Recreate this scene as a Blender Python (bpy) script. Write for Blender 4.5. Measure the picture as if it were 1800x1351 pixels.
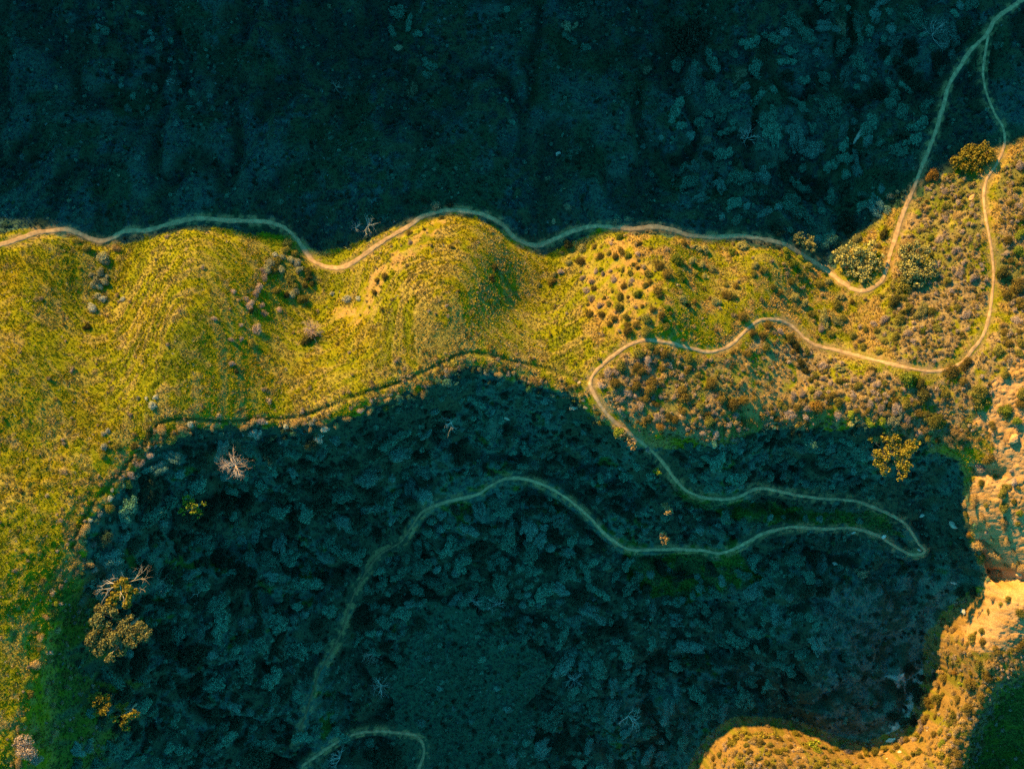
import bpy, math, random
import numpy as np

for o_ in list(bpy.data.objects): bpy.data.objects.remove(o_)
SC = bpy.context.scene
COL = SC.collection
R = math.radians

# ------------------------------------------------------------ camera, sky, sun, exposure
cam_d = bpy.data.cameras.new('camera'); cam = bpy.data.objects.new('camera', cam_d); COL.objects.link(cam)
cam.location = (0, 0, 165.0); cam.rotation_euler = (0, 0, 0)
cam_d.sensor_width = 36; cam_d.lens = 36 * 165.0 / 180.0
cam_d.clip_start = 1; cam_d.clip_end = 4000
SC.camera = cam

SUN_E = 21.0
LIGHT_XY = (0.60, -0.80)
world = bpy.data.worlds.new('World'); SC.world = world; world.use_nodes = True
wn = world.node_tree.nodes; wl = world.node_tree.links; wn.clear()
sky = wn.new('ShaderNodeTexSky'); sky.sky_type = 'NISHITA'; sky.sun_disc = False
sky.sun_elevation = R(SUN_E); sky.sun_rotation = math.atan2(-LIGHT_XY[0], -LIGHT_XY[1])
sky.altitude = 300; sky.air_density = 1.0; sky.dust_density = 0.5; sky.ozone_density = 3.0
mul = wn.new('ShaderNodeMix'); mul.data_type = 'RGBA'; mul.blend_type = 'MULTIPLY'; mul.inputs[0].default_value = 1
mul.inputs[7].default_value = (0.15, 0.90, 0.74, 1)
bg = wn.new('ShaderNodeBackground'); bg.inputs[1].default_value = 0.115
wo = wn.new('ShaderNodeOutputWorld')
wl.new(sky.outputs[0], mul.inputs[6]); wl.new(mul.outputs[2], bg.inputs[0]); wl.new(bg.outputs[0], wo.inputs[0])

sun_d = bpy.data.lights.new('sun', 'SUN'); sun_d.energy = 5.0; sun_d.angle = R(0.5); sun_d.color = (1.0, 0.575, 0.12)
sun = bpy.data.objects.new('sun', sun_d); COL.objects.link(sun); sun.location = (-60, 80, 120)
import mathutils
sd = mathutils.Vector((LIGHT_XY[0] * math.cos(R(SUN_E)), LIGHT_XY[1] * math.cos(R(SUN_E)), -math.sin(R(SUN_E))))
sun.rotation_euler = sd.to_track_quat('-Z', 'Y').to_euler()

SC.view_settings.view_transform = 'Standard'; SC.view_settings.look = 'None'
SC.view_settings.gamma = 1.0; SC.view_settings.use_curve_mapping = False
SC.view_settings.exposure = 1.72
SC.render.engine = 'CYCLES'
SC.cycles.max_bounces = 4; SC.cycles.diffuse_bounces = 2; SC.cycles.transmission_bounces = 2; SC.cycles.transparent_max_bounces = 4
SC.cycles.use_denoising = False; SC.cycles.sample_clamp_indirect = 0.6

# ---------------------------------------------------------------- terrain solve (numpy only)
PX = 0.1                      # metres per photograph pixel on the z = 0 plane
CAMZ = 165.0
E_DEG = 21.0
TE = math.tan(math.radians(E_DEG))
DXY = np.array([0.60, -0.80]); DXY /= np.linalg.norm(DXY)      # where the light travels, in plan
PXY = np.array([-DXY[1], DXY[0]])                              # across the light

LIT_A = [(-900,402),(0,402),(45,403),(63,409),(126,414),(141,425),(164,434),(191,436),(232,433),(262,422),(302,409),(335,403),(365,407),(408,418),
 (450,419),(501,419),(513,425),(536,446),(551,444),(564,449),(589,451),(627,433),(677,410),(715,390),(740,388),(765,378),(793,373),(823,378),(850,386),
 (888,413),(915,438),(951,452),(981,457),(1011,443),(1036,428),(1051,410),(1077,408),(1117,408),(1160,403),(1177,407),(1207,418),(1253,423),(1300,424),
 (1326,428),(1372,437),(1403,445),(1446,472),(1468,474),(1463,445),(1494,419),(1525,414),(1543,384),(1552,365),(1586,359),(1598,350),(1617,333),
 (1630,310),(1673,290),(1720,270),(1767,260),(1800,242),(1950,190),(2900,60),(2900,1179),
 (1800,1179),(1760,1197),(1740,1216),(1729,1242),(1714,1260),(1711,1280),(1698,1299),(1695,1351),(1690,1450),(1650,1900),
 (1180,1900),(1215,1420),(1243,1351),(1247,1340),(1269,1300),(1293,1287),(1351,1287),(1389,1296),(1428,1306),(1467,1322),(1506,1335),(1542,1340),
 (1571,1327),(1599,1312),(1625,1299),(1633,1275),(1646,1249),(1651,1226),(1664,1221),(1672,1192),(1659,1161),(1667,1114),(1690,1112),(1698,1091),
 (1711,1078),(1732,1052),(1727,1016),(1722,985),(1707,956),(1702,930),(1697,909),(1695,883),(1705,873),(1697,818),(1674,795),(1648,780),(1617,772),
 (1583,767),(1544,748),(1518,756),(1495,754),(1464,735),(1435,730),(1410,754),(1384,761),(1350,748),(1339,754),(1308,763),(1284,772),(1247,781),
 (1201,763),(1165,757),(1156,772),(1125,754),(1110,784),(1090,770),(1076,754),(1033,729),(1003,699),(957,687),(911,677),(850,659),(825,650),(800,668),
 (761,690),(719,697),(678,707),(639,720),(600,732),(578,750),(547,754),(533,762),(492,757),(456,754),(431,754),(408,748),(390,748),(340,752),(310,773),(279,791),
 (252,816),(227,846),(209,874),(176,914),(158,942),(156,957),(160,992),(157,1015),(140,1030),(110,1073),(95,1124),(80,1174),(60,1217),(48,1250),(40,1283),
 (60,1330),(70,1351),(80,1450),(60,1900),(-900,1900)]
SH_HOLES = [[(1708,812),(1740,818),(1774,830),(1762,842),(1735,834),(1710,838)],
            [(1722,925),(1745,930),(1758,950),(1748,975),(1776,992),(1800,1000),(1900,1005),(1900,1024),(1800,1024),(1762,1032),(1738,1018),(1729,985),(1718,945)]]

def in_poly(x, y, poly):
    c = np.zeros(x.shape, bool)
    n = len(poly)
    for i in range(n):
        x1, y1 = poly[i]; x2, y2 = poly[(i + 1) % n]
        if y1 == y2: continue
        m = (y1 > y) != (y2 > y)
        c ^= m & (x < (x2 - x1) * (y - y1) / (y2 - y1) + x1)
    return c

def blur(a, r):
    """separable box-ish blur, three passes"""
    r = int(r)
    if r < 1: return a
    for _ in range(2):
        for ax in (0, 1):
            p = np.concatenate([np.repeat(np.take(a, [0], ax), r + 1, ax), a, np.repeat(np.take(a, [-1], ax), r, ax)], ax)
            c = np.cumsum(p, ax, dtype=np.float64)
            n = a.shape[ax]
            a = (np.take(c, range(2 * r + 1, 2 * r + 1 + n), ax) - np.take(c, range(0, n), ax)) / (2 * r + 1)
    return a

def sample(a, fx, fy):
    """bilinear, a[y, x]"""
    h, w = a.shape[:2]
    fx = np.clip(fx, 0, w - 1.001); fy = np.clip(fy, 0, h - 1.001)
    ix = fx.astype(int); iy = fy.astype(int); u = fx - ix; v = fy - iy
    return (a[iy, ix] * (1 - u) * (1 - v) + a[iy, ix + 1] * u * (1 - v) + a[iy + 1, ix] * (1 - u) * v + a[iy + 1, ix + 1] * u * v)

# mask raster over the picture and well beyond it, one cell = RS photograph pixels
RS = 3; RX0, RY0, RX1, RY1 = -900, -900, 2900, 1900
gx, gy = np.meshgrid(np.arange(RX0, RX1, RS) + RS / 2, np.arange(RY0, RY1, RS) + RS / 2)
MASK = in_poly(gx, gy, LIT_A)
for h_ in SH_HOLES: MASK &= ~in_poly(gx, gy, h_)
MASK = MASK.astype(np.float32)
def rast(a, px, py): return sample(a, (px - RX0) / RS - .5, (py - RY0) / RS - .5)
def to_px(X, Y, H):
    k = CAMZ / (CAMZ - H) / PX
    return 900 + X * k, 675.5 - Y * k

# control heights (photograph px, metres)
CTRL = [(0,430,-9),(250,405,-11),(500,395,-11.5),(793,369,-10.5),(1000,405,-13),(1250,415,-14),(1500,505,-14),(1600,340,-17),(1740,60,-22),
 (-200,430,-8),(2000,200,-17),
 (0,150,-24),(300,120,-25),(600,100,-26),(900,60,-27),(1200,80,-29),(1500,100,-29),(1450,330,-24),(900,250,-20),(400,250,-18),(0,300,-15),(1200,300,-21),
 (-200,150,-24),(300,-150,-22),(900,-150,-24),(1500,-100,-26),(2000,-50,-20),
 (0,700,-1),(300,700,-.5),(150,900,1),(0,1000,2.5),(0,1300,4),(-300,900,2),(-300,1500,5),(830,640,0),(600,720,-.5),(1040,680,-1.5),(1200,760,-2.5),(1500,745,-6),(1660,790,-9.5),
 (1600,650,-8),(1740,450,-12),(1800,700,-6),(1900,800,-4),(2100,900,-2),
 (300,900,-9),(300,1100,-14),(300,1300,-19),(600,950,-19),(560,1200,-26),(520,1340,-30),(900,840,-13),(760,890,-16),(650,990,-20),(1050,950,-16),(1250,870,-10.5),(1270,970,-16),
 (1450,930,-16.5),(1450,878,-13.5),(1628,968,-17.5),(900,1150,-27),(1200,1150,-29),(1200,1300,-33),(800,1340,-33),(1450,1150,-27),(1600,1200,-27),
 (1650,1150,-22),(1720,1100,-16),(1800,1050,-10),(1800,900,-8),(1750,950,-12),(1350,1310,-27),(1550,1340,-26),(1640,1280,-25),(1700,1220,-21),(1780,1280,-27),(1900,1350,-33),(1850,1150,-17),
 (340,480,-5.5),(340,600,-2),(180,520,-9),(200,620,-6),(560,530,-9.5),(560,640,-5.5),(790,450,-6),(780,560,-2),(960,520,-10),(1000,610,-6),(1160,470,-8),(1180,560,-4),(1350,500,-12),(1290,590,-7),(1480,580,-13),
 (1400,1500,-29),(900,1500,-38),(400,1500,-32),(1000,1900,-45)]

# solve grid in (s, t): rows = s (across the light), columns = t (along it)
DS = 0.5
SMIN, SMAX, TMIN, TMAX = -130, 130, -240, 125
sv = np.arange(SMIN, SMAX, DS); tv = np.arange(TMIN, TMAX, DS)
TT, SS = np.meshgrid(tv, sv)
GX = TT * DXY[0] + SS * PXY[0]; GY = TT * DXY[1] + SS * PXY[1]

def ctrl_surface(X, Y):
    """smooth interpolation of the control heights (inverse distance^2.6 on unprojected places)"""
    num = np.zeros_like(X); den = np.zeros_like(X)
    for px, py, h in CTRL:
        k = (CAMZ - h) / CAMZ * PX
        cx, cy = (px - 900) * k, (675.5 - py) * k
        w = 1.0 / ((X - cx) ** 2 + (Y - cy) ** 2 + 9.0) ** 1.9
        num += w * h; den += w
    return num / den

def solve_terrain(n_iter=260):
    H0 = blur(ctrl_surface(GX, GY), 6)
    pxg, pyg = to_px(GX, GY, H0)
    up = np.clip((-pyg - 150) / 600.0, 0, 1)           # hill beyond the top of the picture
    spx = pxg + .25 * (pyg - 500)
    prof = np.interp(spx, [-100, 60, 190, 320, 430, 560, 690, 800, 885, 965, 1060, 1170, 1245, 1330, 1440, 1600], [0, 1.0, -1.7, 1.9, .6, -2.2, .9, 2.6, -1.6, -1.9, .2, 1.9, -1.1, 1.6, -1.8, 0])
    H0 = H0 + blur(1.35 * prof * np.exp(-((pyg - 515 + 35 * (pxg > 1230)) / np.where(pxg > 1230, 70, 95)) ** 2), 3)
    free = (pyg < -120) | ((pxg < -420) & (pyg < 380))
    up = np.maximum(up, np.clip((-pxg - 450) / 600.0, 0, 1) * (pyg < 380))
    H0 = H0 + up * up * (3 - 2 * up) * 62
    H = H0.copy()
    KMIN = TE * 0.22
    for it in range(n_iter):
        last = it >= n_iter - 12
        if not last:
            r = 5 if it < n_iter * .5 else (3 if it < n_iter * .8 else 1)
            H = H + 0.5 * (blur(H, r) - H) + 0.035 * (H0 - H)
        pxg, pyg = to_px(GX, GY, H)
        lit = rast(MASK, pxg, pyg)
        litb = (lit > .5) & ~free
        sh = (~litb) & ~free
        U = H + TT * TE
        L = np.cumsum(litb, 1) * DS
        # depth wanted in shade grows with the distance to the nearest edge along the ray
        idx = np.arange(U.shape[1])[None, :].repeat(U.shape[0], 0)
        lastlit = np.maximum.accumulate(np.where(sh, -10**6, idx), 1)
        nextlit = np.minimum.accumulate(np.where(sh, 10**6, idx)[:, ::-1], 1)[:, ::-1]
        d1 = np.clip((idx - lastlit) * DS, 0, 60); d2 = np.clip((nextlit - idx) * DS, 0, 60)
        dep = 0.05 + np.minimum(0.32 * d1, np.where(pyg > 1000, 0.75, 0.32) * d2)
        dep = np.minimum(dep, np.where(pyg > 1000, np.where(pxg > 1350, 3.2, 6.0), 6.0))
        M = np.maximum.accumulate(U, 1)
        # free ridge follows whatever crest the first lit cell needs
        ex = np.where(sh, U - (M - dep), 0); ex = np.clip(ex, 0, None)
        H = H - (1.0 if last else .6) * ex
        U = H + TT * TE
        Up = U - KMIN * L
        Mp = np.maximum.accumulate(np.where(litb | sh, Up, -1e3), 1)
        # lit: raise to the running max
        df = np.where(litb, Mp - Up, 0)
        H = H + (.5 if not last else 1.0) * np.clip(df, 0, None)
        # crest of the hill beyond the frame: its sight line to the sun has to meet the first lit cell
        first = np.argmax(litb, 1)
        rows = np.arange(U.shape[0])
        Uf = (H + TT * TE)[rows, first]
        ks = 9
        Ufp = np.pad(Uf, ks, 'edge'); Ufs = np.convolve(Ufp, np.ones(2 * ks + 1) / (2 * ks + 1), 'valid')
        Ufs = Uf if last else 0.5 * Uf + .5 * Ufs
        fm = np.where(free, U, -1e3).max(1)
        has = free.any(1)
        dlt = np.where(has, Ufs - fm, 0)
        wgt = np.clip(up * 1.6, 0, 1)
        H = H + (dlt[:, None] * wgt) * (1.0 if last else .5)
        Ulim = Uf[:, None]
        U = H + TT * TE
        H = np.where(free, np.minimum(U, Ulim - 0.0) - TT * TE, H)
    return H, H0

# ------------------------------------------------------------ traced lines (photograph pixels)
PATHS = {
 'upper': (6.0, [(-160,462),(-60,440),(0,430),(35,419),(63,409),(90,405),(120,404),(141,411),(160,420),(180,424),(198,418),(222,406),(260,405),(300,393),(345,384),(390,387),(440,388),
   (475,391),(500,401),(520,418),(537,441),(550,458),(570,468),(592,471),(612,466),(640,447),(680,420),(715,400),(745,380),(770,372),(793,369),(825,373),(850,378),(880,393),(905,418),
   (930,430),(950,431),(975,420),(1010,405),(1045,398),(1080,399),(1110,402),(1150,398),(1180,404),(1210,413),(1250,417),(1300,415),(1340,419),(1380,430),(1410,446),(1446,470),
   (1482,497),(1500,508),(1520,511),(1540,502),(1555,485),(1565,450),(1575,415),(1590,370),(1605,335),(1622,290),(1645,230),(1660,180),(1668,150),(1685,120),(1710,85),(1735,60),
   (1750,35),(1775,15),(1800,-2),(1880,-50)]),
 'right': (4.6, [(1738,62),(1733,90),(1729,130),(1735,165),(1750,200),(1764,225),(1766,255),(1752,290),(1735,315),(1730,345),(1733,380),(1742,430),(1747,480),(1744,520),(1738,560),
   (1728,590),(1710,615),(1690,638),(1660,650),(1630,652),(1590,645),(1540,633),(1490,620),(1440,608),(1415,594),(1395,575),(1375,564),(1350,560),(1330,566),(1310,582),(1285,605),
   (1250,618),(1215,612),(1175,602),(1140,597),(1115,602),(1085,620),(1060,640),(1045,655),(1038,675),(1048,700),(1070,730),(1100,757),(1135,783),(1165,812),(1185,840),(1205,860),
   (1235,873),(1270,877),(1300,872),(1320,862),(1340,858),(1370,863),(1400,870),(1440,875),(1480,878),(1510,882),(1545,895),(1585,915),(1603,935),(1615,955),(1628,968),(1615,975),
   (1595,972),(1570,958),(1545,942),(1520,933),(1490,928),(1450,930),(1400,926),(1370,930),(1340,938),(1315,952),(1290,965),(1265,972),(1230,967),(1190,965),(1150,966),(1110,966),
   (1085,955),(1060,935),(1040,912),(1015,890),(985,868),(950,850),(915,840),(885,842),(860,855),(840,868),(800,878),(770,886),(745,897),(730,915),(715,938),(700,955),(670,972),
   (650,995),(635,1020),(620,1050),(610,1080),(600,1110),(580,1150),(560,1185),(548,1220),(535,1260),(524,1290),(518,1310)]),
 'bottom': (4.4, [(530,1347),(560,1325),(590,1305),(625,1290),(660,1285),(700,1288),(728,1292),(742,1305),(745,1325),(735,1351),(715,1400)]),
}
GROOVE = [(128,960),(150,905),(185,860),(215,825),(245,790),(285,742),(340,737),(400,740),(455,736),(500,735),(540,728),(600,705),(640,690),(690,675),(740,655),(780,635),(815,620),(850,622),(900,635),(950,645),(1000,660),(1030,668)]

def spline(pts, step=2.0):
    """Catmull-Rom through pts, resampled about every `step` pixels"""
    P = np.array([pts[0]] + list(pts) + [pts[-1]], float); out = []
    for i in range(1, len(P) - 2):
        p0, p1, p2, p3 = P[i - 1], P[i], P[i + 1], P[i + 2]
        n = max(2, int(np.linalg.norm(p2 - p1) / step))
        for t in np.arange(n) / n:
            out.append(.5 * ((2 * p1) + (-p0 + p2) * t + (2 * p0 - 5 * p1 + 4 * p2 - p3) * t * t + (-p0 + 3 * p1 - 3 * p2 + p3) * t ** 3))
    out.append(P[-2]); return np.array(out)

# ------------------------------------------------------------ noise
def vnoise(X, Y, scale, seed):
    r = np.random.RandomState(seed); n = 256
    tab = r.rand(n, n)
    x = X / scale + 1000.37; y = Y / scale + 1000.71
    ix = np.floor(x).astype(int); iy = np.floor(y).astype(int); u = x - ix; v = y - iy
    u = u * u * (3 - 2 * u); v = v * v * (3 - 2 * v)
    a = tab[iy % n, ix % n]; b = tab[iy % n, (ix + 1) % n]; c = tab[(iy + 1) % n, ix % n]; d = tab[(iy + 1) % n, (ix + 1) % n]
    return (a * (1 - u) + b * u) * (1 - v) + (c * (1 - u) + d * u) * v
def fbm(X, Y, scale, seed, octv=4, gain=.5):
    s = 0; amp = 1; tot = 0
    for k in range(octv):
        s = s + amp * vnoise(X * (0.8 if k % 2 else 1) + Y * (.6 if k % 2 else 0), Y * (0.8 if k % 2 else 1) - X * (.6 if k % 2 else 0), scale / 2 ** k, seed + k * 7); tot += amp; amp *= gain
    return s / tot
def sstep(a, b, x):
    t = np.clip((x - a) / (b - a), 0, 1); return t * t * (3 - 2 * t)

# ------------------------------------------------------------ base heights
HS, _H0 = solve_terrain()
_px, _py = to_px(GX, GY, HS)
_sh = blur((rast(MASK, _px, _py) < .5).astype(float), 12)
_w = np.clip((_sh - .985) / .015, 0, 1); _w = blur(_w, 4)
HS = HS * (1 - _w) + blur(HS, 8) * _w
HM = np.maximum.accumulate(HS + TT * TE, 1)                      # height of the shade's ceiling along each ray
def base_h(X, Y):
    T = X * DXY[0] + Y * DXY[1]; S = X * PXY[0] + Y * PXY[1]
    return sample(HS, (T - TMIN) / DS, (S - SMIN) / DS)
def shade_depth(X, Y):
    T = X * DXY[0] + Y * DXY[1]; S = X * PXY[0] + Y * PXY[1]
    return sample(HM, (T - TMIN) / DS, (S - SMIN) / DS) - T * TE - ground(X, Y)

GS = 0.27
XI = np.arange(-112, 112.01, GS); YI = np.arange(-90, 90.01, GS)
def grow(e):
    o = []; d = .5; x = e
    while x < 900: x += d; d *= 1.22; o.append(x)
    return np.array(o)
ex = grow(XI[-1]); ey = grow(YI[-1])
XA = np.concatenate([-ex[::-1], XI, ex]); YA = np.concatenate([-ey[::-1], YI, ey])
X, Y = np.meshgrid(XA, YA)
nex, ney = len(ex), len(ey)
H = base_h(X, Y)
far = sstep(105, 260, np.maximum(np.abs(X), np.abs(Y) * 1.0))
H = H + far * (10 * (fbm(X, Y, 90, 5) - .5))
PXV, PYV = to_px(X, Y, H)
inner = np.zeros(X.shape, bool); inner[ney:-ney, nex:-nex] = True

# cover and painted-shade zones, edges wandering by noise
wx = PXV + 60 * (fbm(X, Y, 6, 11) - .5); wy = PYV + 60 * (fbm(X, Y, 6, 12) - .5)
wx2 = PXV + 24 * (fbm(X, Y, 2, 13) - .5); wy2 = PYV + 24 * (fbm(X, Y, 2, 14) - .5)
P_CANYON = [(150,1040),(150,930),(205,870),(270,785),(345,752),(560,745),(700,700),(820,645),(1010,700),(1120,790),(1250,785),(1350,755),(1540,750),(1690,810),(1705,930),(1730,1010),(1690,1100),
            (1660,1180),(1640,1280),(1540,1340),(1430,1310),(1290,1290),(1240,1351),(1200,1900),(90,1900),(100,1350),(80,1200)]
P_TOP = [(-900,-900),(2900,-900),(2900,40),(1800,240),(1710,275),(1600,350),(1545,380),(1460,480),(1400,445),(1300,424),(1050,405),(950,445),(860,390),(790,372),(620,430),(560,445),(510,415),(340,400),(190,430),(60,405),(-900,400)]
P_DRY = [(1040,660),(1110,615),(1250,640),(1300,620),(1340,590),(1400,610),(1440,630),(1640,668),(1700,650),(1770,560),(1760,430),(1760,300),(1800,240),(2900,60),(2900,700),(1800,640),(1735,700),(1700,800),(1650,790),(1540,755),
         (1400,760),(1250,790),(1110,770),(1035,700)]
P_LOOP = [(1600,350),(1640,310),(1725,300),(1722,380),(1735,470),(1730,540),(1700,600),(1640,640),(1570,635),(1520,600),(1560,530),(1580,440)]
P_ROCK = [(1820,600),(1778,640),(1762,655),(1742,670),(1738,700),(1742,712),(1722,728),(1714,745),(1735,762),(1748,790),(1735,812),(1708,815),(1712,850),(1700,900),(1716,950),(1728,1010),(1735,1050),(1700,1095),(1700,1140),
          (1760,1150),(1800,1120),(2000,1100),(2000,600)]
P_SPUR = [(1670,1110),(1740,1060),(1900,1100),(1810,1180),(1730,1240),(1700,1351),(1650,1900),(1180,1900),(1243,1351),(1290,1290),(1430,1310),(1540,1345),(1640,1290),(1660,1200)]
P_SOILY = [(1035,455),(1075,425),(1110,440),(1150,500),(1165,560),(1130,600),(1085,600),(1060,570),(1030,530)]
P_SOIL2 = [(760,385),(785,383),(750,425),(725,450),(690,480),(670,515),(640,540),(625,520),(660,475),(700,440)]
P_SOIL3 = [(590,540),(650,530),(665,550),(620,570),(585,555)]
P_TAN = [(1245,655),(1290,630),(1330,610),(1400,640),(1430,680),(1400,725),(1330,735),(1300,700)]
P_MEADOW = [(730,1050),(880,1080),(960,1150),(940,1250),(960,1351),(940,1900),(680,1900),(690,1200)]
P_GRASSY = [(1090,955),(1300,975),(1330,1020),(1230,1070),(1100,1030)]
P_GRASSY2 = [(1180,850),(1300,880),(1560,905),(1600,950),(1480,920),(1330,925),(1220,895)]
P_BARE = [(1430,1050),(1560,1010),(1690,1010),(1700,1090),(1660,1180),(1640,1290),(1540,1335),(1440,1310),(1420,1180)]
P_SLABS = [(1560,1190),(1670,1165),(1650,1250),(1620,1300),(1560,1335),(1540,1300),(1575,1270),(1590,1230)]
def zone(p, soft=0):
    m = np.zeros(X.shape)
    ins = inner | True
    return in_poly(wx if soft else wx2, wy if soft else wy2, p).astype(float)
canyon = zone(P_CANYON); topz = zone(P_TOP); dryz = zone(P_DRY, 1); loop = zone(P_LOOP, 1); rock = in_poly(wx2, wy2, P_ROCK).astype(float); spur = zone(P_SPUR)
n_sp = fbm(X, Y, 1.2, 17, 3)
soily = zone(P_SOILY, 1); soil2 = np.maximum(zone(P_SOIL2), zone(P_SOIL3)); tanz = zone(P_TAN, 1); meadow = zone(P_MEADOW, 1)
grassy = np.maximum(zone(P_GRASSY, 1), zone(P_GRASSY2)); barez = zone(P_BARE, 1); slabs = zone(P_SLABS)
canyon = canyon * (1 - sstep(1000, 1060, PYV) * (1 - sstep(110, 250, PXV + 260 * (fbm(X, Y, 2.5, 15, 3) - .5) + 90 * (fbm(X, Y, 9, 16) - .5))))
spur = np.clip(np.maximum(spur, (blur(spur, 6) > .06) * (blur(spur, 6) * 9 > 1.1 * n_sp)), 0, 1); canyon = canyon * (1 - spur); dryz = dryz * (1 - rock); loop = loop * (1 - rock)
rim = np.clip(blur(canyon, 14) * 2.6, 0, 1) * (1 - canyon) * (1 - topz) * (PXV < 1130)
lush = sstep(330, 120, PXV) * sstep(650, 900, PYV) * (1 - canyon)
midz = sstep(980, 1080, wx) * (1 - canyon) * (1 - topz)

# side gullies in the two shaded slopes (only ever cut down)
gul = 1 - np.abs(2 * fbm(X * 1.5, Y * .8, 17, 33, 3) - 1); gul = sstep(.72, .98, gul)
gul2 = 1 - np.abs(2 * fbm(X + .4 * Y, Y, 11, 34, 3) - 1); gul2 = sstep(.70, .98, gul2)
inside_t = sstep(.90, 1.0, blur(topz, 22)); inside_c = sstep(.90, 1.0, blur(canyon, 12))
H = H - 2.0 * gul * inside_t - 2.6 * gul2 * inside_c * (1 - meadow)
# fine relief
n1 = fbm(X, Y, 1.1, 21, 3); n2 = fbm(X, Y, 4.5, 22, 3); n3 = fbm(X, Y, .6, 23, 2)
slope_grass = (1 - canyon) * (1 - topz) * (1 - rock) * (1 - spur)
terr = (H + 0.9 * (n2 - .5) + .25 * (n1 - .5)) / 0.46
tri = np.abs((terr % 1.0) - .35); tri = np.minimum(tri, .5)
terr_w = np.clip(1.4 * np.maximum.reduce([np.exp(-((PXV - 290) / 95) ** 2 - ((PYV - 600) / 130) ** 2), np.exp(-((PXV - 760) / 130) ** 2 - ((PYV - 500) / 110) ** 2),
                   np.exp(-((PXV - 900) / 150) ** 2 - ((PYV - 590) / 50) ** 2), .6 * np.exp(-((PXV - 1330) / 120) ** 2 - ((PYV - 510) / 60) ** 2), .35 * np.ones_like(X)]), 0, 1)
H = H + slope_grass * (0.36 * (tri - .25) * terr_w * (.5 + n2) + .16 * (n1 - .5) + .06 * (n3 - .5) + lush * .5 * (n1 - .5))
lump = fbm(X, Y, 2.2, 31, 3)
lump = 1 - np.abs(2 * lump - 1)
H = H + canyon * (1 - meadow) * (1 - barez) * (0.9 * (lump - .75)) + topz * (.45 * (lump - .75) + .3 * (n1 - .5)) + np.maximum(meadow, barez) * canyon * .3 * (n1 - .5)
rg = fbm(X * 1.0 + Y * .5, Y * 1.6 - X * .4, 3.2, 41, 4); rg = np.abs(2 * rg - 1)
lay = (H * .9 + 3.0 * rg) % 1.0
rocky = np.clip(rock + .5 * slabs, 0, 1)
H = H + rocky * (.6 * (rg - .3) + .40 * np.minimum(lay, .85) - .15 + .07 * (n3 - .5)) + spur * (.5 * (lump - .7))
H = H + (dryz + loop) * .35 * (lump - .7) * (1 - rock)

# plan position of a photograph pixel on a height field
def bench_line(pts, hf, n=5):
    p = spline(pts)
    h = np.full(len(p), -10.0)
    for _ in range(8):
        k = (CAMZ - h) / CAMZ * PX
        x = (p[:, 0] - 900) * k; y = (675.5 - p[:, 1]) * k
        h = .5 * h + .5 * hf(x, y)
    return x, y, h
PATHW = {}
DP = np.full(X.shape, 99.0); HP = np.zeros(X.shape)
def carve(x, y, h, reach):
    for a, b, c in zip(x, y, h):
        i0 = int((a - reach - XI[0]) / GS) + nex; i1 = int((a + reach - XI[0]) / GS) + nex + 2
        j0 = int((b - reach - YI[0]) / GS) + ney; j1 = int((b + reach - YI[0]) / GS) + ney + 2
        i0 = max(i0, 0); j0 = max(j0, 0); i1 = min(i1, X.shape[1]); j1 = min(j1, X.shape[0])
        if i0 >= i1 or j0 >= j1: continue
        d = np.hypot(X[j0:j1, i0:i1] - a, Y[j0:j1, i0:i1] - b)
        s = DP[j0:j1, i0:i1]; q = HP[j0:j1, i0:i1]
        m = d < s
        s[m] = d[m]; q[m] = c
for nm, (w, pts) in PATHS.items():
    x, y, h = bench_line(pts, base_h)
    k = 9; hp = np.pad(h, k, 'edge'); h = np.convolve(hp, np.ones(2 * k + 1) / (2 * k + 1), 'valid')
    PATHW[nm] = (w * PX, x, y, h - .12)
    carve(x, y, h - .12, 2.6)
wb = 1 - sstep(.75, 2.0, DP)
H = H * (1 - wb) + HP * wb
PATHD = DP.copy()
DP[:] = 99
gx_, gy_, gh_ = bench_line(GROOVE, base_h); carve(gx_, gy_, gh_, 1.6)
H = H - .28 * (1 - sstep(.12, .6, DP)) * (.35 + 1.1 * n2) + .08 * np.exp(-((DP - 1.0) / .35) ** 2)
GROOVED = DP.copy()
HI = H[ney:-ney, nex:-nex]
def ground(x, y): return sample(HI, (np.asarray(x, float) - XI[0]) / GS, (np.asarray(y, float) - YI[0]) / GS)
def at(px, py, up=0.0):
    """the point of the ground that a photograph pixel shows (up: how far above it the thing seen there stands)"""
    px = np.asarray(px, float); py = np.asarray(py, float)
    h = np.full(px.shape, -10.0)
    for _ in range(10):
        k = (CAMZ - h - up) / CAMZ * PX
        x = (px - 900) * k; y = (675.5 - py) * k
        h = .4 * h + .6 * ground(x, y)
    return x, y, h

# ground colour: plant and soil cover, with shade painted into top slope and canyon
def mixc(a, b, t): return a * (1 - t[..., None]) + np.array(b) * t[..., None]
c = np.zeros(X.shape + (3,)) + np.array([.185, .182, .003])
n4 = fbm(X, Y, 9, 51, 4); n5 = fbm(X, Y, 1.6, 52, 3); n6 = fbm(X, Y, .8, 53, 2); n7 = fbm(X, Y, 24, 54, 3)
c = mixc(c, (.215, .172, .005), sstep(.42, .66, .6 * n4 + .4 * n5))
c = mixc(c, (.120, .145, .002), sstep(.54, .72, .5 * n7 + .5 * n5) * .7)
c = mixc(c, (.23, .175, .08), sstep(.60, .72, .45 * n5 + .55 * n6) * .75)
c = mixc(c, (.26, .195, .08), terr_w * sstep(.30, .46, tri) * sstep(.40, .62, n5) * .8 * slope_grass)
streak = vnoise(X * .30 + n1 * .6, (H + .5 * n2) * 3.0, 1.0, 71)
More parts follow.
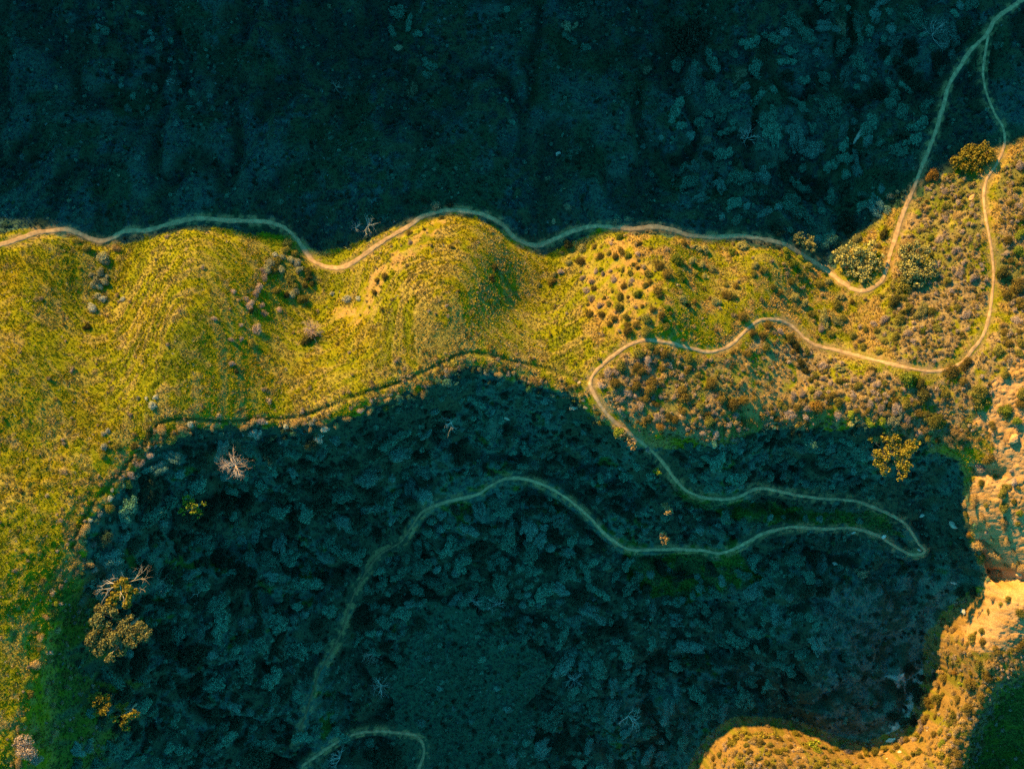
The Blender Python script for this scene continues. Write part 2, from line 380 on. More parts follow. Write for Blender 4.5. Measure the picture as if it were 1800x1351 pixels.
c = mixc(c, (.26, .20, .065), np.clip(terr_w * 1.6, 0, 1) * slope_grass * sstep(.50, .80, streak) * .7)
c = mixc(c, (.085, .115, .006), np.clip(terr_w * 1.6, 0, 1) * slope_grass * sstep(.42, .15, streak) * .6)
c = mixc(c, (.30, .185, .065), midz * sstep(.46, .62, .5 * n4 + .5 * n5) * .75)
c = mixc(c, (.32, .195, .065), soily * sstep(.42, .62, .5 * n5 + .5 * n6) * .7)
c = mixc(c, (.34, .21, .085), soil2 * sstep(.42, .6, .5 * n6 + .5 * n5) * .75)
c = mixc(c, (.245, .170, .095), np.clip(dryz + loop, 0, 1) * sstep(.3, .5, n5) * .85)
c = mixc(c, (.11, .13, .02), np.clip(dryz + loop, 0, 1) * sstep(.5, .62, n4) * .7)
c = mixc(c, (.30, .19, .065), tanz * sstep(.36, .52, n5) * .85)
c = mixc(c, (.35, .235, .085), rim * sstep(.35, .55, n5) * .8)
c = mixc(c, (.018, .045, .040), topz * (.86 + .14 * sstep(.4, .6, n5)))  # upper slope's shade painted in as dark teal
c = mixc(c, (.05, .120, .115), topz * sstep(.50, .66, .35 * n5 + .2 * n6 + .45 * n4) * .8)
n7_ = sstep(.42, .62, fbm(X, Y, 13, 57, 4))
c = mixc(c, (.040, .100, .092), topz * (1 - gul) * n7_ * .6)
c = mixc(c, (.010, .028, .022), topz * gul * .5)  # gullies painted darker, ridges lighter above, to back up weak skylight shading
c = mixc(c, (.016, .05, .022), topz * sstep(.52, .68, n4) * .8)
c = mixc(c, (.024, .052, .040), canyon * (.9 + .1 * n5))  # canyon shade painted into the litter and scrub tones from here
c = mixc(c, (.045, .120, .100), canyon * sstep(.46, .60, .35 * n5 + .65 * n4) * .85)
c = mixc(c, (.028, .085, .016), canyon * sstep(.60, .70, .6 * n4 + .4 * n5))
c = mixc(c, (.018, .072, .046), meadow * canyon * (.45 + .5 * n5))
c = mixc(c, (.028, .09, .012), grassy * (.5 + .5 * sstep(.4, .6, n5)))
c = mixc(c, (.11, .15, .12), barez * canyon * .85 * sstep(.35, .6, n5))
c = mixc(c, (.40, .38, .33), slabs * canyon * sstep(.30, .44, n5) * .9)
c = mixc(c, (.13, .115, .02), spur * .8)
c = mixc(c, (.21, .125, .045), spur * sstep(.30, .50, n5) * .85)
c = mixc(c, (.36, .20, .082), rock * (.75 + .25 * n6))
c = mixc(c, (.44, .265, .13), rock * sstep(.35, .15, rg) * .7)
c = mixc(c, (.22, .14, .07), rock * sstep(.60, .8, rg) * .5 + rock * (1 - sstep(.0, .10, lay)) * .5)
c = mixc(c, (.30, .20, .09), (1 - sstep(.7, 1.5, PATHD)) * sstep(.45, .6, n6) * .7)
c = mixc(c, (.035, .06, .008), (1 - sstep(.1, .55, GROOVED)) * .7)  # the groove's shade painted in as a dark line
# far right corner below the spur: green grass slope, its shade painted in as a darker green
P_FARG = [(1700,1351),(1720,1280),(1760,1215),(1800,1190),(1960,1180),(1960,1900),(1690,1900)]
farg = zone(P_FARG)
c = mixc(c, (.03, .085, .01), farg * (.7 + .3 * n5))
c = mixc(c, (.030, .085, .010), (1 - canyon) * sstep(980, 1060, PYV) * sstep(70, 115, PXV + 60 * (n5 - .5)) * (PXV < 400) * .9)  # shade painted darker into the grass beside the left canyon rim
c = mixc(c, (.045, .07, .02), far)
c = c * (.82 + .36 * n3)[..., None]
TINT = np.clip(c, .004, .8)

# ------------------------------------------------------------ mesh helpers
def mesh_np(name, v, f, cols=None, smooth=False):
    """v (n,3); f (m,k) all faces alike"""
    me = bpy.data.meshes.new(name)
    v = np.ascontiguousarray(v, np.float32); f = np.ascontiguousarray(f, np.int32)
    me.vertices.add(len(v)); me.vertices.foreach_set('co', v.ravel())
    k = f.shape[1]
    me.loops.add(f.size); me.loops.foreach_set('vertex_index', f.ravel())
    me.polygons.add(len(f)); me.polygons.foreach_set('loop_start', np.arange(0, f.size, k, dtype=np.int32))
    me.polygons.foreach_set('loop_total', np.full(len(f), k, np.int32))
    if smooth: me.polygons.foreach_set('use_smooth', np.ones(len(f), bool))
    me.update(calc_edges=True)
    if cols is not None:
        a = me.attributes.new('tint', 'FLOAT_COLOR', 'POINT')
        a.data.foreach_set('color', np.ascontiguousarray(np.concatenate([cols, np.ones((len(cols), 1))], 1), np.float32).ravel())
    return me
def link(name, me, m=None, parent=None, loc=None):
    o = bpy.data.objects.new(name, me); COL.objects.link(o)
    if m is not None and len(me.materials) == 0: me.materials.append(m)
    if parent is not None: o.parent = parent
    if loc is not None: o.location = loc
    return o
def tag(o, label=None, cat=None, group=None, kind=None):
    if label: o['label'] = label
    if cat: o['category'] = cat
    if group: o['group'] = group
    if kind: o['kind'] = kind
    return o

def nd(nt, t, **kw):
    n = nt.nodes.new(t)
    for k, v in kw.items(): setattr(n, k, v)
    return n
def ground_material():
    m = bpy.data.materials.new('hillside ground'); m.use_nodes = True; nt = m.node_tree; b = nt.nodes['Principled BSDF']
    at_ = nd(nt, 'ShaderNodeAttribute', attribute_name='tint')
    tc = nd(nt, 'ShaderNodeTexCoord')
    no = nd(nt, 'ShaderNodeTexNoise'); no.inputs['Scale'].default_value = 3.2; no.inputs['Detail'].default_value = 5; no.inputs['Roughness'].default_value = .75
    mr = nd(nt, 'ShaderNodeMapRange'); mr.inputs[1].default_value = .3; mr.inputs[2].default_value = .7; mr.inputs[3].default_value = .55; mr.inputs[4].default_value = 1.4
    mx = nd(nt, 'ShaderNodeMix', data_type='RGBA', blend_type='MULTIPLY'); mx.inputs[0].default_value = 1
    nt.links.new(tc.outputs['Object'], no.inputs['Vector']); nt.links.new(no.outputs['Fac'], mr.inputs[0])
    nt.links.new(at_.outputs['Color'], mx.inputs[6]); nt.links.new(mr.outputs[0], mx.inputs[7]); nt.links.new(mx.outputs[2], b.inputs['Base Color'])
    bu = nd(nt, 'ShaderNodeBump'); bu.inputs['Strength'].default_value = .7; bu.inputs['Distance'].default_value = .25
    nt.links.new(no.outputs['Fac'], bu.inputs['Height']); nt.links.new(bu.outputs[0], b.inputs['Normal'])
    b.inputs['Roughness'].default_value = .95; b.inputs['Specular IOR Level'].default_value = .1
    return m
def tint_material(name, rough=.8, translucent=.0, inst=False, rnd=.35):
    m = bpy.data.materials.new(name); m.use_nodes = True; nt = m.node_tree; b = nt.nodes['Principled BSDF']; out = nt.nodes['Material Output']
    at_ = nd(nt, 'ShaderNodeAttribute', attribute_name='tint')
    mx = nd(nt, 'ShaderNodeMix', data_type='RGBA', blend_type='MULTIPLY'); mx.inputs[0].default_value = 1
    nt.links.new(at_.outputs['Color'], mx.inputs[6])
    if inst:
        it = nd(nt, 'ShaderNodeAttribute', attribute_name='itint', attribute_type='INSTANCER')
        nt.links.new(it.outputs['Color'], mx.inputs[7])
    else:
        oi = nd(nt, 'ShaderNodeObjectInfo'); mr = nd(nt, 'ShaderNodeMapRange'); mr.inputs[3].default_value = 1 - rnd; mr.inputs[4].default_value = 1 + rnd
        nt.links.new(oi.outputs['Random'], mr.inputs[0]); nt.links.new(mr.outputs[0], mx.inputs[7])
    nt.links.new(mx.outputs[2], b.inputs['Base Color'])
    b.inputs['Roughness'].default_value = rough; b.inputs['Specular IOR Level'].default_value = .15
    if translucent:
        tr = nd(nt, 'ShaderNodeBsdfTranslucent'); ms = nd(nt, 'ShaderNodeMixShader'); ms.inputs[0].default_value = translucent
        nt.links.new(mx.outputs[2], tr.inputs[0]); nt.links.new(b.outputs[0], ms.inputs[1]); nt.links.new(tr.outputs[0], ms.inputs[2]); nt.links.new(ms.outputs[0], out.inputs[0])
    return m
M_GROUND = ground_material()
M_LEAF = tint_material('foliage', .75, .18)
M_TWIG = tint_material('twigs and bark', .9)
M_STUFF = tint_material('undergrowth', .85, .12, inst=True)

# ------------------------------------------------------------ the ground sheet
ny, nx = X.shape
vid = np.arange(nx * ny).reshape(ny, nx)
F = np.stack([vid[:-1, :-1].ravel(), vid[:-1, 1:].ravel(), vid[1:, 1:].ravel(), vid[1:, :-1].ravel()], 1)
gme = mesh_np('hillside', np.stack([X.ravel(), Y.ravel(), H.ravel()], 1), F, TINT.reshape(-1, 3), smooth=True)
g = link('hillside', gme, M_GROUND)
tag(g, 'grassy ridge, shaded canyon and sandstone slope', kind='structure')

# ------------------------------------------------------------ dirt paths
def path_material():
    m = bpy.data.materials.new('trodden dirt'); m.use_nodes = True; nt = m.node_tree; b = nt.nodes['Principled BSDF']
    tc = nd(nt, 'ShaderNodeTexCoord')
    no = nd(nt, 'ShaderNodeTexNoise'); no.inputs['Scale'].default_value = 1.1; no.inputs['Detail'].default_value = 6; no.inputs['Roughness'].default_value = .7
    cr = nd(nt, 'ShaderNodeValToRGB'); e = cr.color_ramp.elements
    e[0].position = .33; e[0].color = (.30, .19, .105, 1); e[1].position = .64; e[1].color = (.52, .345, .19, 1)
    nt.links.new(tc.outputs['Object'], no.inputs['Vector']); nt.links.new(no.outputs['Fac'], cr.inputs[0]); at_ = nd(nt, 'ShaderNodeAttribute', attribute_name='tint'); mx = nd(nt, 'ShaderNodeMix', data_type='RGBA', blend_type='MULTIPLY'); mx.inputs[0].default_value = 1
    nt.links.new(cr.outputs[0], mx.inputs[6]); nt.links.new(at_.outputs['Color'], mx.inputs[7]); nt.links.new(mx.outputs[2], b.inputs['Base Color'])
    bu = nd(nt, 'ShaderNodeBump'); bu.inputs['Strength'].default_value = .5; bu.inputs['Distance'].default_value = .1
    nt.links.new(no.outputs['Fac'], bu.inputs['Height']); nt.links.new(bu.outputs[0], b.inputs['Normal'])
    b.inputs['Roughness'].default_value = .95; b.inputs['Specular IOR Level'].default_value = .1
    return m
M_PATH = path_material()
PLAB = {'upper': 'pale dirt path winding along the whole ridge above the meadow', 'right': 'long dirt path looping round the right slope and hairpinning down the canyon',
        'bottom': 'short dirt path bending over the dark grass at the canyon bottom'}
for nm, (w, x, y, h) in PATHW.items():
    P = np.stack([x, y], 1); T = np.gradient(P, axis=0); T /= np.linalg.norm(T, axis=1, keepdims=True) + 1e-9
    N = np.stack([-T[:, 1], T[:, 0]], 1)
    n = len(P); u = np.array([-1, -.72, -.25, .25, .72, 1])
    s = np.arange(n) * .2
    wl_ = .78 * w * (.70 + .6 * vnoise(s, s * 0, 2.3, 61) + .5 * (vnoise(s, s * 0, .45, 63) - .5)); wr_ = .78 * w * (.70 + .6 * vnoise(s, s * 0 + 9, 2.9, 62) + .5 * (vnoise(s, s * 0 + 3, .45, 64) - .5))
    if nm == 'right': wl_ *= np.where(s < 50, .8, 1); wr_ *= np.where(s < 50, .8, 1)
    ppx, ppy = to_px(x, y, h)
    dim = np.ones(n)
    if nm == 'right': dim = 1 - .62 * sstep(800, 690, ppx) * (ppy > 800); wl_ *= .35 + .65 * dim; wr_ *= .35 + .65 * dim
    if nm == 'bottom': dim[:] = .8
    V = []
    for uu in u:
        ww = np.where(uu < 0, wl_, wr_) * uu
        q = P + N * ww[:, None]
        z = ground(q[:, 0], q[:, 1]) + .05 - (.06 if abs(uu) == 1 else 0)
        V.append(np.stack([q[:, 0], q[:, 1], z], 1))
    V = np.stack(V, 1).reshape(-1, 3)
    edge = np.tile(np.array([.42, .92, 1.05, .98, .88, .42]), n) * (.8 + .4 * vnoise(V[:, 0], V[:, 1], .5, 66))
    pcol = np.repeat(dim, 6)[:, None] * edge[:, None] * (np.array([[1., .93, .93]]) if nm == 'bottom' else np.ones((1, 3)))
    i = np.arange(n - 1)[:, None] * 6 + np.arange(5)[None]
    i = i.ravel(); F = np.stack([i, i + 6, i + 7, i + 1], 1)
    o = link('hiking_path', mesh_np('hiking_path', V, F, pcol, smooth=True), M_PATH); tag(o, PLAB[nm], kind='structure')

# ------------------------------------------------------------ foliage builders
def leaf_cloud(rs, clumps, n, size, base, tip, var=.16, shape=(1., 1.), up=.35, thick=.42, rough=.42):
    """n leaf faces spread over clumps [(x, y, z, r, flat)]; base / tip colours inside and outside"""
    C = np.array(clumps, float)
    wgt = C[:, 3] ** 2; wgt /= wgt.sum()
    k = rs.choice(len(C), n, p=wgt)
    d = rs.normal(size=(n, 3)); d[:, 2] = d[:, 2] * .9 + up; d /= np.linalg.norm(d, axis=1, keepdims=True)
    rr = 1 - thick * rs.rand(n) ** 1.6
    rr *= 1 + .22 * (rs.rand(n) - .5)
    p = C[k, :3] + d * (C[k, 3] * rr)[:, None] * np.stack([np.ones(n), np.ones(n), C[k, 4]], 1)
    p[:, 2] = np.maximum(p[:, 2], .02)
    nrm = d * 1.0 + rs.normal(size=(n, 3)) * rough; nrm /= np.linalg.norm(nrm, axis=1, keepdims=True)
    t = np.cross(nrm, rs.normal(size=(n, 3))); t /= np.linalg.norm(t, axis=1, keepdims=True) + 1e-9
    b = np.cross(nrm, t)
    s = size * (.55 + .9 * rs.rand(n))
    a = (t * (s * shape[0])[:, None]); c_ = (b * (s * shape[1])[:, None])
    j = lambda: (.75 + .5 * rs.rand(n))[:, None]
    V = np.stack([p - a * j(), p - c_ * j(), p + a * j(), p + c_ * j()], 1).reshape(-1, 3)
    F = np.arange(4 * n).reshape(n, 4)
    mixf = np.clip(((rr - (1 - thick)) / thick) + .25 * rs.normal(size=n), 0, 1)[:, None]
    col = np.array(base) * (1 - mixf) + np.array(tip) * mixf  # inner leaves coloured darker, occlusion shade painted in
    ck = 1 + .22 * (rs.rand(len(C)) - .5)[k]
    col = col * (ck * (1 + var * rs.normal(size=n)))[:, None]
    col = np.clip(col, .004, .9)
    return V, F, np.repeat(col, 4, 0)

def tubes(segs, sides=5):
    """segs: list of polylines [(points (n,3), radii (n))] -> one tube mesh"""
    VV = []; FF = []; off = 0
    for P, r in segs:
        P = np.asarray(P, float); r = np.asarray(r, float)
        T = np.gradient(P, axis=0); T /= np.linalg.norm(T, axis=1, keepdims=True) + 1e-9
        ref = np.array([.31, .57, .76]); A = np.cross(T, ref); A /= np.linalg.norm(A, axis=1, keepdims=True) + 1e-9; B = np.cross(T, A)
        th = np.arange(sides) / sides * 2 * math.pi
        V = P[:, None] + r[:, None, None] * (A[:, None] * np.cos(th)[None, :, None] + B[:, None] * np.sin(th)[None, :, None])
        n = len(P); VV.append(V.reshape(-1, 3))
        i = (np.arange(n - 1)[:, None] * sides + np.arange(sides)[None]).ravel()
        j = (np.arange(n - 1)[:, None] * sides + (np.arange(sides)[None] + 1) % sides).ravel()
        FF.append(np.stack([i, j, j + sides, i + sides], 1) + off); off += n * sides
    return np.concatenate(VV), np.concatenate(FF)

def limb(rs, p0, d, L, r0, r1, bend=.25, n=6, sag=0.0):
    P = [np.array(p0, float)]; d = np.array(d, float); d /= np.linalg.norm(d)
    for i in range(n):
        d = d + rs.normal(size=3) * bend / math.sqrt(n) + np.array([0, 0, -sag / n]); d /= np.linalg.norm(d)
        P.append(P[-1] + d * L / n)
    return np.array(P), np.linspace(r0, r1, n + 1), d

def branching(rs, p0, d, L, r, depth, spread=.7, bend=.35, upb=.1, kids=(2, 3), out=None, shrink=.68):
    if out is None: out = []
    P, rad, de = limb(rs, p0, d, L, r, r * .55, bend, 5)
    out.append((P, rad))
    if depth > 0:
        for _ in range(rs.randint(kids[0], kids[1] + 1)):
            i = rs.randint(2, 6)
            dd = de + rs.normal(size=3) * spread; dd[2] += upb
            branching(rs, P[i], dd, L * shrink * (.7 + .5 * rs.rand()), rad[i] * .72, depth - 1, spread, bend, upb, kids, out, shrink)
    return out

def dome(rs, n, spread=.5, rlump=.5, flat=.8, zc=.25):
    out = []
    for i in range(n):
        a = rs.rand() * 6.283; q = spread * math.sqrt(rs.rand())
        out.append((q * math.cos(a), q * math.sin(a), zc + .35 * (1 - q) * rs.rand(), rlump * (.75 + .5 * rs.rand()), flat))
    return out

# name: words, inner colour, outer colour, clumps, leaf size, height, number of leaves, leaf shape
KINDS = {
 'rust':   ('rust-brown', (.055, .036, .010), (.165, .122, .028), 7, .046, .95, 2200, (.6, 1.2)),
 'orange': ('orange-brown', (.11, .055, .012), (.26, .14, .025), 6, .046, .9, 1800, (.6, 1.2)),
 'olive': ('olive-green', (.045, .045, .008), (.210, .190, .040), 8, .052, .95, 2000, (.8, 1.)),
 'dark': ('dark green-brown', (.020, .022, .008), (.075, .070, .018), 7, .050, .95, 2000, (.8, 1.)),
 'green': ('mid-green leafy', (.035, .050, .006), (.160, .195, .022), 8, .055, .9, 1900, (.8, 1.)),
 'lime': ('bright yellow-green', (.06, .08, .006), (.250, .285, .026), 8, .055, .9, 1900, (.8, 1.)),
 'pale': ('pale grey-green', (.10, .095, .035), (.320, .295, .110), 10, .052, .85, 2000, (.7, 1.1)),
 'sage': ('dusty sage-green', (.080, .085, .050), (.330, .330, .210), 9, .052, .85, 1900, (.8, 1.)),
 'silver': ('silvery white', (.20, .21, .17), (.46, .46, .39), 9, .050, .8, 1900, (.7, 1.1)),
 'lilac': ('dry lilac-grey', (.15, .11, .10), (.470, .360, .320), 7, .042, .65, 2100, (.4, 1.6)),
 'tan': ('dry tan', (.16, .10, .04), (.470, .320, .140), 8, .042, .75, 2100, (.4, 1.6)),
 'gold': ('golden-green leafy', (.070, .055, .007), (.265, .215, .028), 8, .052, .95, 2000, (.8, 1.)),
 'teal':   ('grey-green brushy', (.020, .045, .034), (.110, .290, .215), 10, .050, .9, 1900, (.7, 1.2)),  # teal cast of the shade put into the leaf colour
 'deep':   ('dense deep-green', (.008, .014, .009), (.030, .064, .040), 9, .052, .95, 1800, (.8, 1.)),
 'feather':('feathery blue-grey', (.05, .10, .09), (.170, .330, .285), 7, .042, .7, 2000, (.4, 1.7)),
}
KMESH = {}
for ki, (kn, (words_, b_, t_, ncl, ls, ht, nl, shp)) in enumerate(KINDS.items()):
    KMESH[kn] = []
    for v_ in range(5):
        rs = np.random.RandomState(1000 + ki * 17 + v_)
        cl = dome(rs, ncl - rs.randint(0, 3), .50, .46, .85 * ht)
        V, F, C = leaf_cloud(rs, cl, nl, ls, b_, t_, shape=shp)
        ax = .8 + .35 * rs.rand(); V = V * np.array([ax, 1 / ax, 1.0])
        me = mesh_np('foliage_' + kn, V, F, C); me.materials.append(M_LEAF)
        segs = []
        for q in range(9):
            a = rs.rand() * 6.283; P, rad, _ = limb(rs, (0, 0, -.12), (math.cos(a), math.sin(a), .9 + .5 * rs.rand()), .75, .035, .012, .3, 3)
            segs.append((P, rad))
        TV, TF = tubes(segs, 3)
        tm = mesh_np('stems', TV, TF, np.tile(np.array([[.20, .15, .11]]), (len(TV), 1))); tm.materials.append(M_TWIG)
        KMESH[kn].append((me, tm))

# finer ones for the large shrubs
for kn in ('teal', 'deep', 'feather', 'sage', 'olive', 'pale', 'tan'):
    words_, b_, t_, ncl, ls, ht, nl, shp = KINDS[kn]; KMESH[kn + '+'] = []
    for v_ in range(7 if kn in ('teal', 'deep', 'feather') else 4):
        rs = np.random.RandomState(5000 + v_ + 31 * len(KMESH))
        cl = []
        for q_ in range(3 + rs.randint(4)):
            a_ = rs.rand() * 6.283; d_ = .62 * math.sqrt(rs.rand()); s_ = .45 + .5 * rs.rand(); dz_ = .25 * rs.rand()
            cl += [(d_ * math.cos(a_) + c0 * s_, d_ * math.sin(a_) + c1 * s_, c2 * s_ + dz_, c3 * s_, c4) for c0, c1, c2, c3, c4 in dome(rs, 7, .55, .34, .85 * ht)]
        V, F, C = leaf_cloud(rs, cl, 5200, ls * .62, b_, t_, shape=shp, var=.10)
        ax = .68 + .6 * rs.rand(); V = V * np.array([ax, 1 / ax, 1.0])
        me = mesh_np('foliage_' + kn, V, F, C); me.materials.append(M_LEAF)
        KMESH[kn + '+'].append((me, KMESH[kn][v_ % 5][1]))

# places one can find in the picture, for the labels
LANDMARKS = [((1738,62),'the shaded path fork'), ((1722,278),'the big round golden tree'), ((1708,348),'the orange boulder'),
 ((1500,512),'the tight ridge path bend'), ((1628,968),'the canyon hairpin'), ((1040,672),'the crest bend'),
 ((585,470),'the deepest ridge path sag'), ((793,369),'the topmost ridge path bulge'), ((1580,800),'the golden canyon tree'),
 ((195,1115),'the broad rim oak'), ((205,1035),'the bleached dead tree'), ((549,584),'the bare meadow bush'),
 ((402,815),'the pinkish bare tree'), ((742,1305),'the bottom path bend'), ((1575,1310),'the canyon foot slabs'), ((1553,943),'the white path rock'),
 ((1515,238),'the twin dark-slope slabs'), ((940,431),'the second ridge path sag'), ((1160,398),'the gentle ridge path hump'),
 ((1350,560),'the hump of the middle path'), ((1250,618),'the dip of the middle path'), ((1690,638),'the right loop corner'), ((345,384),'the first ridge path hump'),
 ((185,424),'the first ridge path sag'), ((885,842),'the highest canyon path bend'), ((1100,963),'the lowest canyon path bend'), ((1270,877),'the upper canyon path sag'),
 ((1340,858),'the upper canyon path kink'), ((1745,500),'the cliffside path'), ((1770,655),'the sandstone cliff top'), ((1760,1040),'the smooth sandstone nose'),
 ((610,525),'the whitest meadow bush'), ((330,890),'the lone sunlit canyon tree'), ((200,1250),'the golden tree pair'), ((1350,1295),'the bottom edge trees'),
 ((650,1000),'the shaded downhill path bend'), ((590,150),'the dark-slope dead bush'), ((1590,340),'where ridge path leaves shade'),
 ((1174,900),'the two lit tree tips'), ((840,640),'the narrow lit ridge point'), ((1207,62),'the darkest round tree'), ((1400,250),'the blue-grey thicket'), ((1005,1200),'the spidery dead bush'),
 ((270,140),'the fallen bare branch')]
ORD = ['', 'second ', 'third ', 'fourth ', 'fifth ', 'sixth ', 'seventh ', 'eighth ', 'ninth ', 'tenth ', 'eleventh ', 'twelfth ', 'thirteenth ', 'fourteenth ', 'fifteenth ', 'sixteenth ', 'seventeenth ', 'eighteenth ', 'nineteenth ', 'twentieth ']
PLANTS = []          # (object, px, py, r_px, kind, lit)
rsG = np.random.RandomState(7)
def shrub(px, py, r, kind, lit=True, hs=1.0):
    big = r >= 13 and kind + '+' in KMESH
    me, tm = KMESH[kind + '+'][rsG.randint(len(KMESH[kind + '+']))] if big else KMESH[kind][rsG.randint(5)]
    up = r * PX * .5
    x, y, h = at(px, py, up)
    x, y, h = float(x), float(y), float(h)
    s = r * PX * 1.12
    PLANTS.append(('p', px, py, r, kind, lit, me, tm, x, y, h, s, rsG.rand() * 6.283, hs * (.9 + .2 * rsG.rand())))

S = {}
S['olive'] = [(133,422,9),(152,437,10),(506,425,11),(501,438,9),(518,446,8),(488,458,8),(480,476,9),(508,486,10),(511,493,9),(516,501,8),(541,476,9),(487,511,9),(531,524,11),(443,604,9),(776,383,6),
 (1108,480,7),(1139,481,9),(1134,501,7),(1089,521,9),(1088,540,10),(1069,534,7),(1102,556,8),(1137,558,11),(1172,573,8),(1137,584,11),(1275,501,5),(1222,481,7),(1124,619,12),(1142,609,8),(1090,642,12),(1210,629,10),
 (1232,714,9),(1247,742,12),(1421,468,9),(1409,481,10),(1470,536,12),(1427,552,9),(1360,503,8),(1342,475,9),(1326,481,8),(1290,521,8),(1276,500,6),(1348,610,10),(1418,619,10),(1519,610,9),(1482,558,10),(1461,588,9),
 (1589,494,22),(1586,521,15),(1595,546,15),(1638,546,10),(1583,561,12),(1647,576,10),(1574,591,10),(1663,694,11),(1643,735,20),(1718,704,22),(1767,658,10),(1796,691,12),(1765,862,16),
 (1726,849,8),(1765,891,12),(1700,904,7),(1773,1053,8),(1760,1062,6),(1734,1073,9),(1794,1078,11),(1727,1108,8),(1716,1112,5),(1719,1169,16),(1664,1234,16),(1675,1260,16),(1612,1325,13),(1440,500,10),(1392,494,9),
 (300,770,12),(225,850,10),(190,895,11),(180,800,7),(205,785,7)]
S['sage'] = [(179,453,12),(186,463,8),(174,476,10),(161,481,7),(176,481,8),(166,493,11),(181,496,11),(164,501,8),(186,487,6),(176,503,9),(171,519,7),(274,456,4),(497,451,8),(511,456,8),(475,463,10),(468,473,10),
 (493,473,8),(526,471,9),(512,517,8),(521,511,8),(1573,738,14),(243,700,5)]
S['tan'] = [(204,436,10),(1513,597,8),(1601,439,25),(1531,662,13),(1689,759,16),(1666,774,15),(1715,881,16),(1697,886,7),(1765,922,15),(1726,958,18),(1754,971,18),(1747,1052,9),(1669,1145,18),(1672,1125,12),
 (1662,1171,10),(1740,1166,15),(1688,1283,14),(1669,1317,14),(1636,1322,14),(148,930,11),(155,990,9),(285,755,12),(322,757,14),(520,745,10),(556,765,9),(430,752,9),(610,735,9),(650,722,9),(700,708,8),(745,690,9),
 (590,748,7),(480,768,8),(40,1322,14),(30,1345,14),(95,1290,9),(100,1106,9),(60,1170,12),(92,1238,8),(70,1120,8)]
S['silver'] = [(180,525,8),(160,540,10),(215,526,6),(483,447,6),(521,461,10),(584,516,5),(609,526,10),(630,524,6),(268,712,9),(273,698,6),(257,700,4),(183,786,8),(190,757,6),(182,762,6),(449,762,13),(560,768,11),(491,775,8)]
S['dark'] = [(151,574,9),(545,486,9),(503,519,8),(536,501,8),(548,498,7),(440,546,7),(415,652,6),(541,598,15),(1162,521,7),(1210,536,7),(1391,594,13),(1400,610,12),(1409,637,12),(1415,649,9),(1571,530,15),(1556,411,13),
 (1617,680,14),(1625,697,18),(1769,478,16),(870,470,9),(865,490,8),(998,428,10),(260,765,9),(235,785,8)]
S['lilac'] = [(40,1316,24),(62,1335,14),(375,561,7),(437,539,8),(463,476,8),(464,488,8),(454,505,9),(448,517,8),(438,534,9),(460,536,6),(463,551,8),(489,543,7),(423,571,5),(450,579,11),(405,598,7),(408,639,7),(425,597,6),(410,511,6),(722,425,6),
 (785,537,4),(1074,428,5),(1122,446,6),(1046,476,7),(1061,481,6),(1024,488,7),(1041,493,8),(1077,490,9),(1031,510,8),(1040,524,8),(986,477,7),(1055,536,8),(1069,655,10),(1139,634,10),(1177,642,8),(1197,662,7),(1056,675,7),
 (1372,582,8),(1446,643,10),(1442,576,10),(1556,564,12),(1653,420,10),(245,815,10),(262,800,10),(230,835,9),(163,1000,8),(162,955,8),(1140,790,8),(1112,775,7)]
S['rust'] = [(677,486,9),(663,493,7),(659,513,7),(794,433,7),(745,403,4),(718,410,9),(1123,427,7),(1046,433,6),(1093,441,9),(1083,451,9),(1053,449,10),(1019,459,11),(1043,507,7),(971,496,9),(1160,464,13),(1172,480,12),
 (1098,502,8),(1142,496,7),(1155,511,11),(1036,549,10),(1056,553,9),(1079,561,9),(1073,569,7),(1148,541,8),(1162,554,10),(1119,570,8),(1103,571,7),(1104,582,11),(1221,531,7),(1204,427,9),(1295,503,8),(1280,519,11),
 (1202,597,5),(1155,617,8),(1170,622,11),(1122,644,11),(1129,652,10),(1165,647,9),(1210,650,9),(1250,672,14),(1084,672,14),(1117,677,13),(1147,675,13),(1143,684,14),(1134,699,10),(1204,693,16),(1269,699,13),(1290,714,14),
 (1308,705,12),(1189,739,10),(1201,720,10),(1372,515,7),(1274,518,9),(1307,559,12),(1351,570,11),(1322,585,9),(1343,588,10),(1314,622,9),(1534,649,11),(1499,529,7),(1678,652,18),(1700,640,14),(1788,503,18),(1695,671,10),(1796,712,12),
 (1746,748,9),(1739,805,14),(1727,1130,11),(1753,1143,10),(1797,1135,12),(1708,1203,16),(1724,1226,12),(1701,1247,14),(1643,1275,12),(1643,1291,9),(1682,1325,12),(1740,1190,12)]
S['orange'] = [(1162,751,9),(1438,715,15),(1640,310,14),(1705,940,8),(1680,1180,9)]
S['pale'] = [(1024,436,9),(1001,461,8),(975,482,7),(947,501,6),(1200,526,10),(1225,433,13),(1240,438,11),(1215,458,10),(1250,471,11),(1233,466,9),(1263,531,9),(1238,486,7),(1306,431,12),(1455,494,10),(1476,521,14),
 (1446,564,14),(1415,533,12),(1397,521,10),(1329,466,9),(1256,530,9),(1476,649,13),(1507,420,12),(1470,561,14),(1620,487,20),(1620,546,18),(1503,741,14),(1568,761,18),(1540,770,10)]
S['green'] = [(1090,417,8),(1103,449,8),(1056,472,6),(1187,456,12),(1195,461,10),(1199,491,8),(1123,516,10),(1172,541,7),(1288,441,9),(1394,463,11),(1623,579,9),(1601,665,18),(1638,419,8),(1795,442,15),(1794,411,12),(1770,725,15),
 (1790,738,10),(1793,901,8),(1656,1306,10),(1656,741,14),(1088,757,12)]
S['lime'] = [(1194,480,10),(1381,445,14),(1407,454,8),(1495,728,9),(1529,741,10),(1552,741,10),(1615,373,8),(1436,1319,13),(1690,1200,7)]
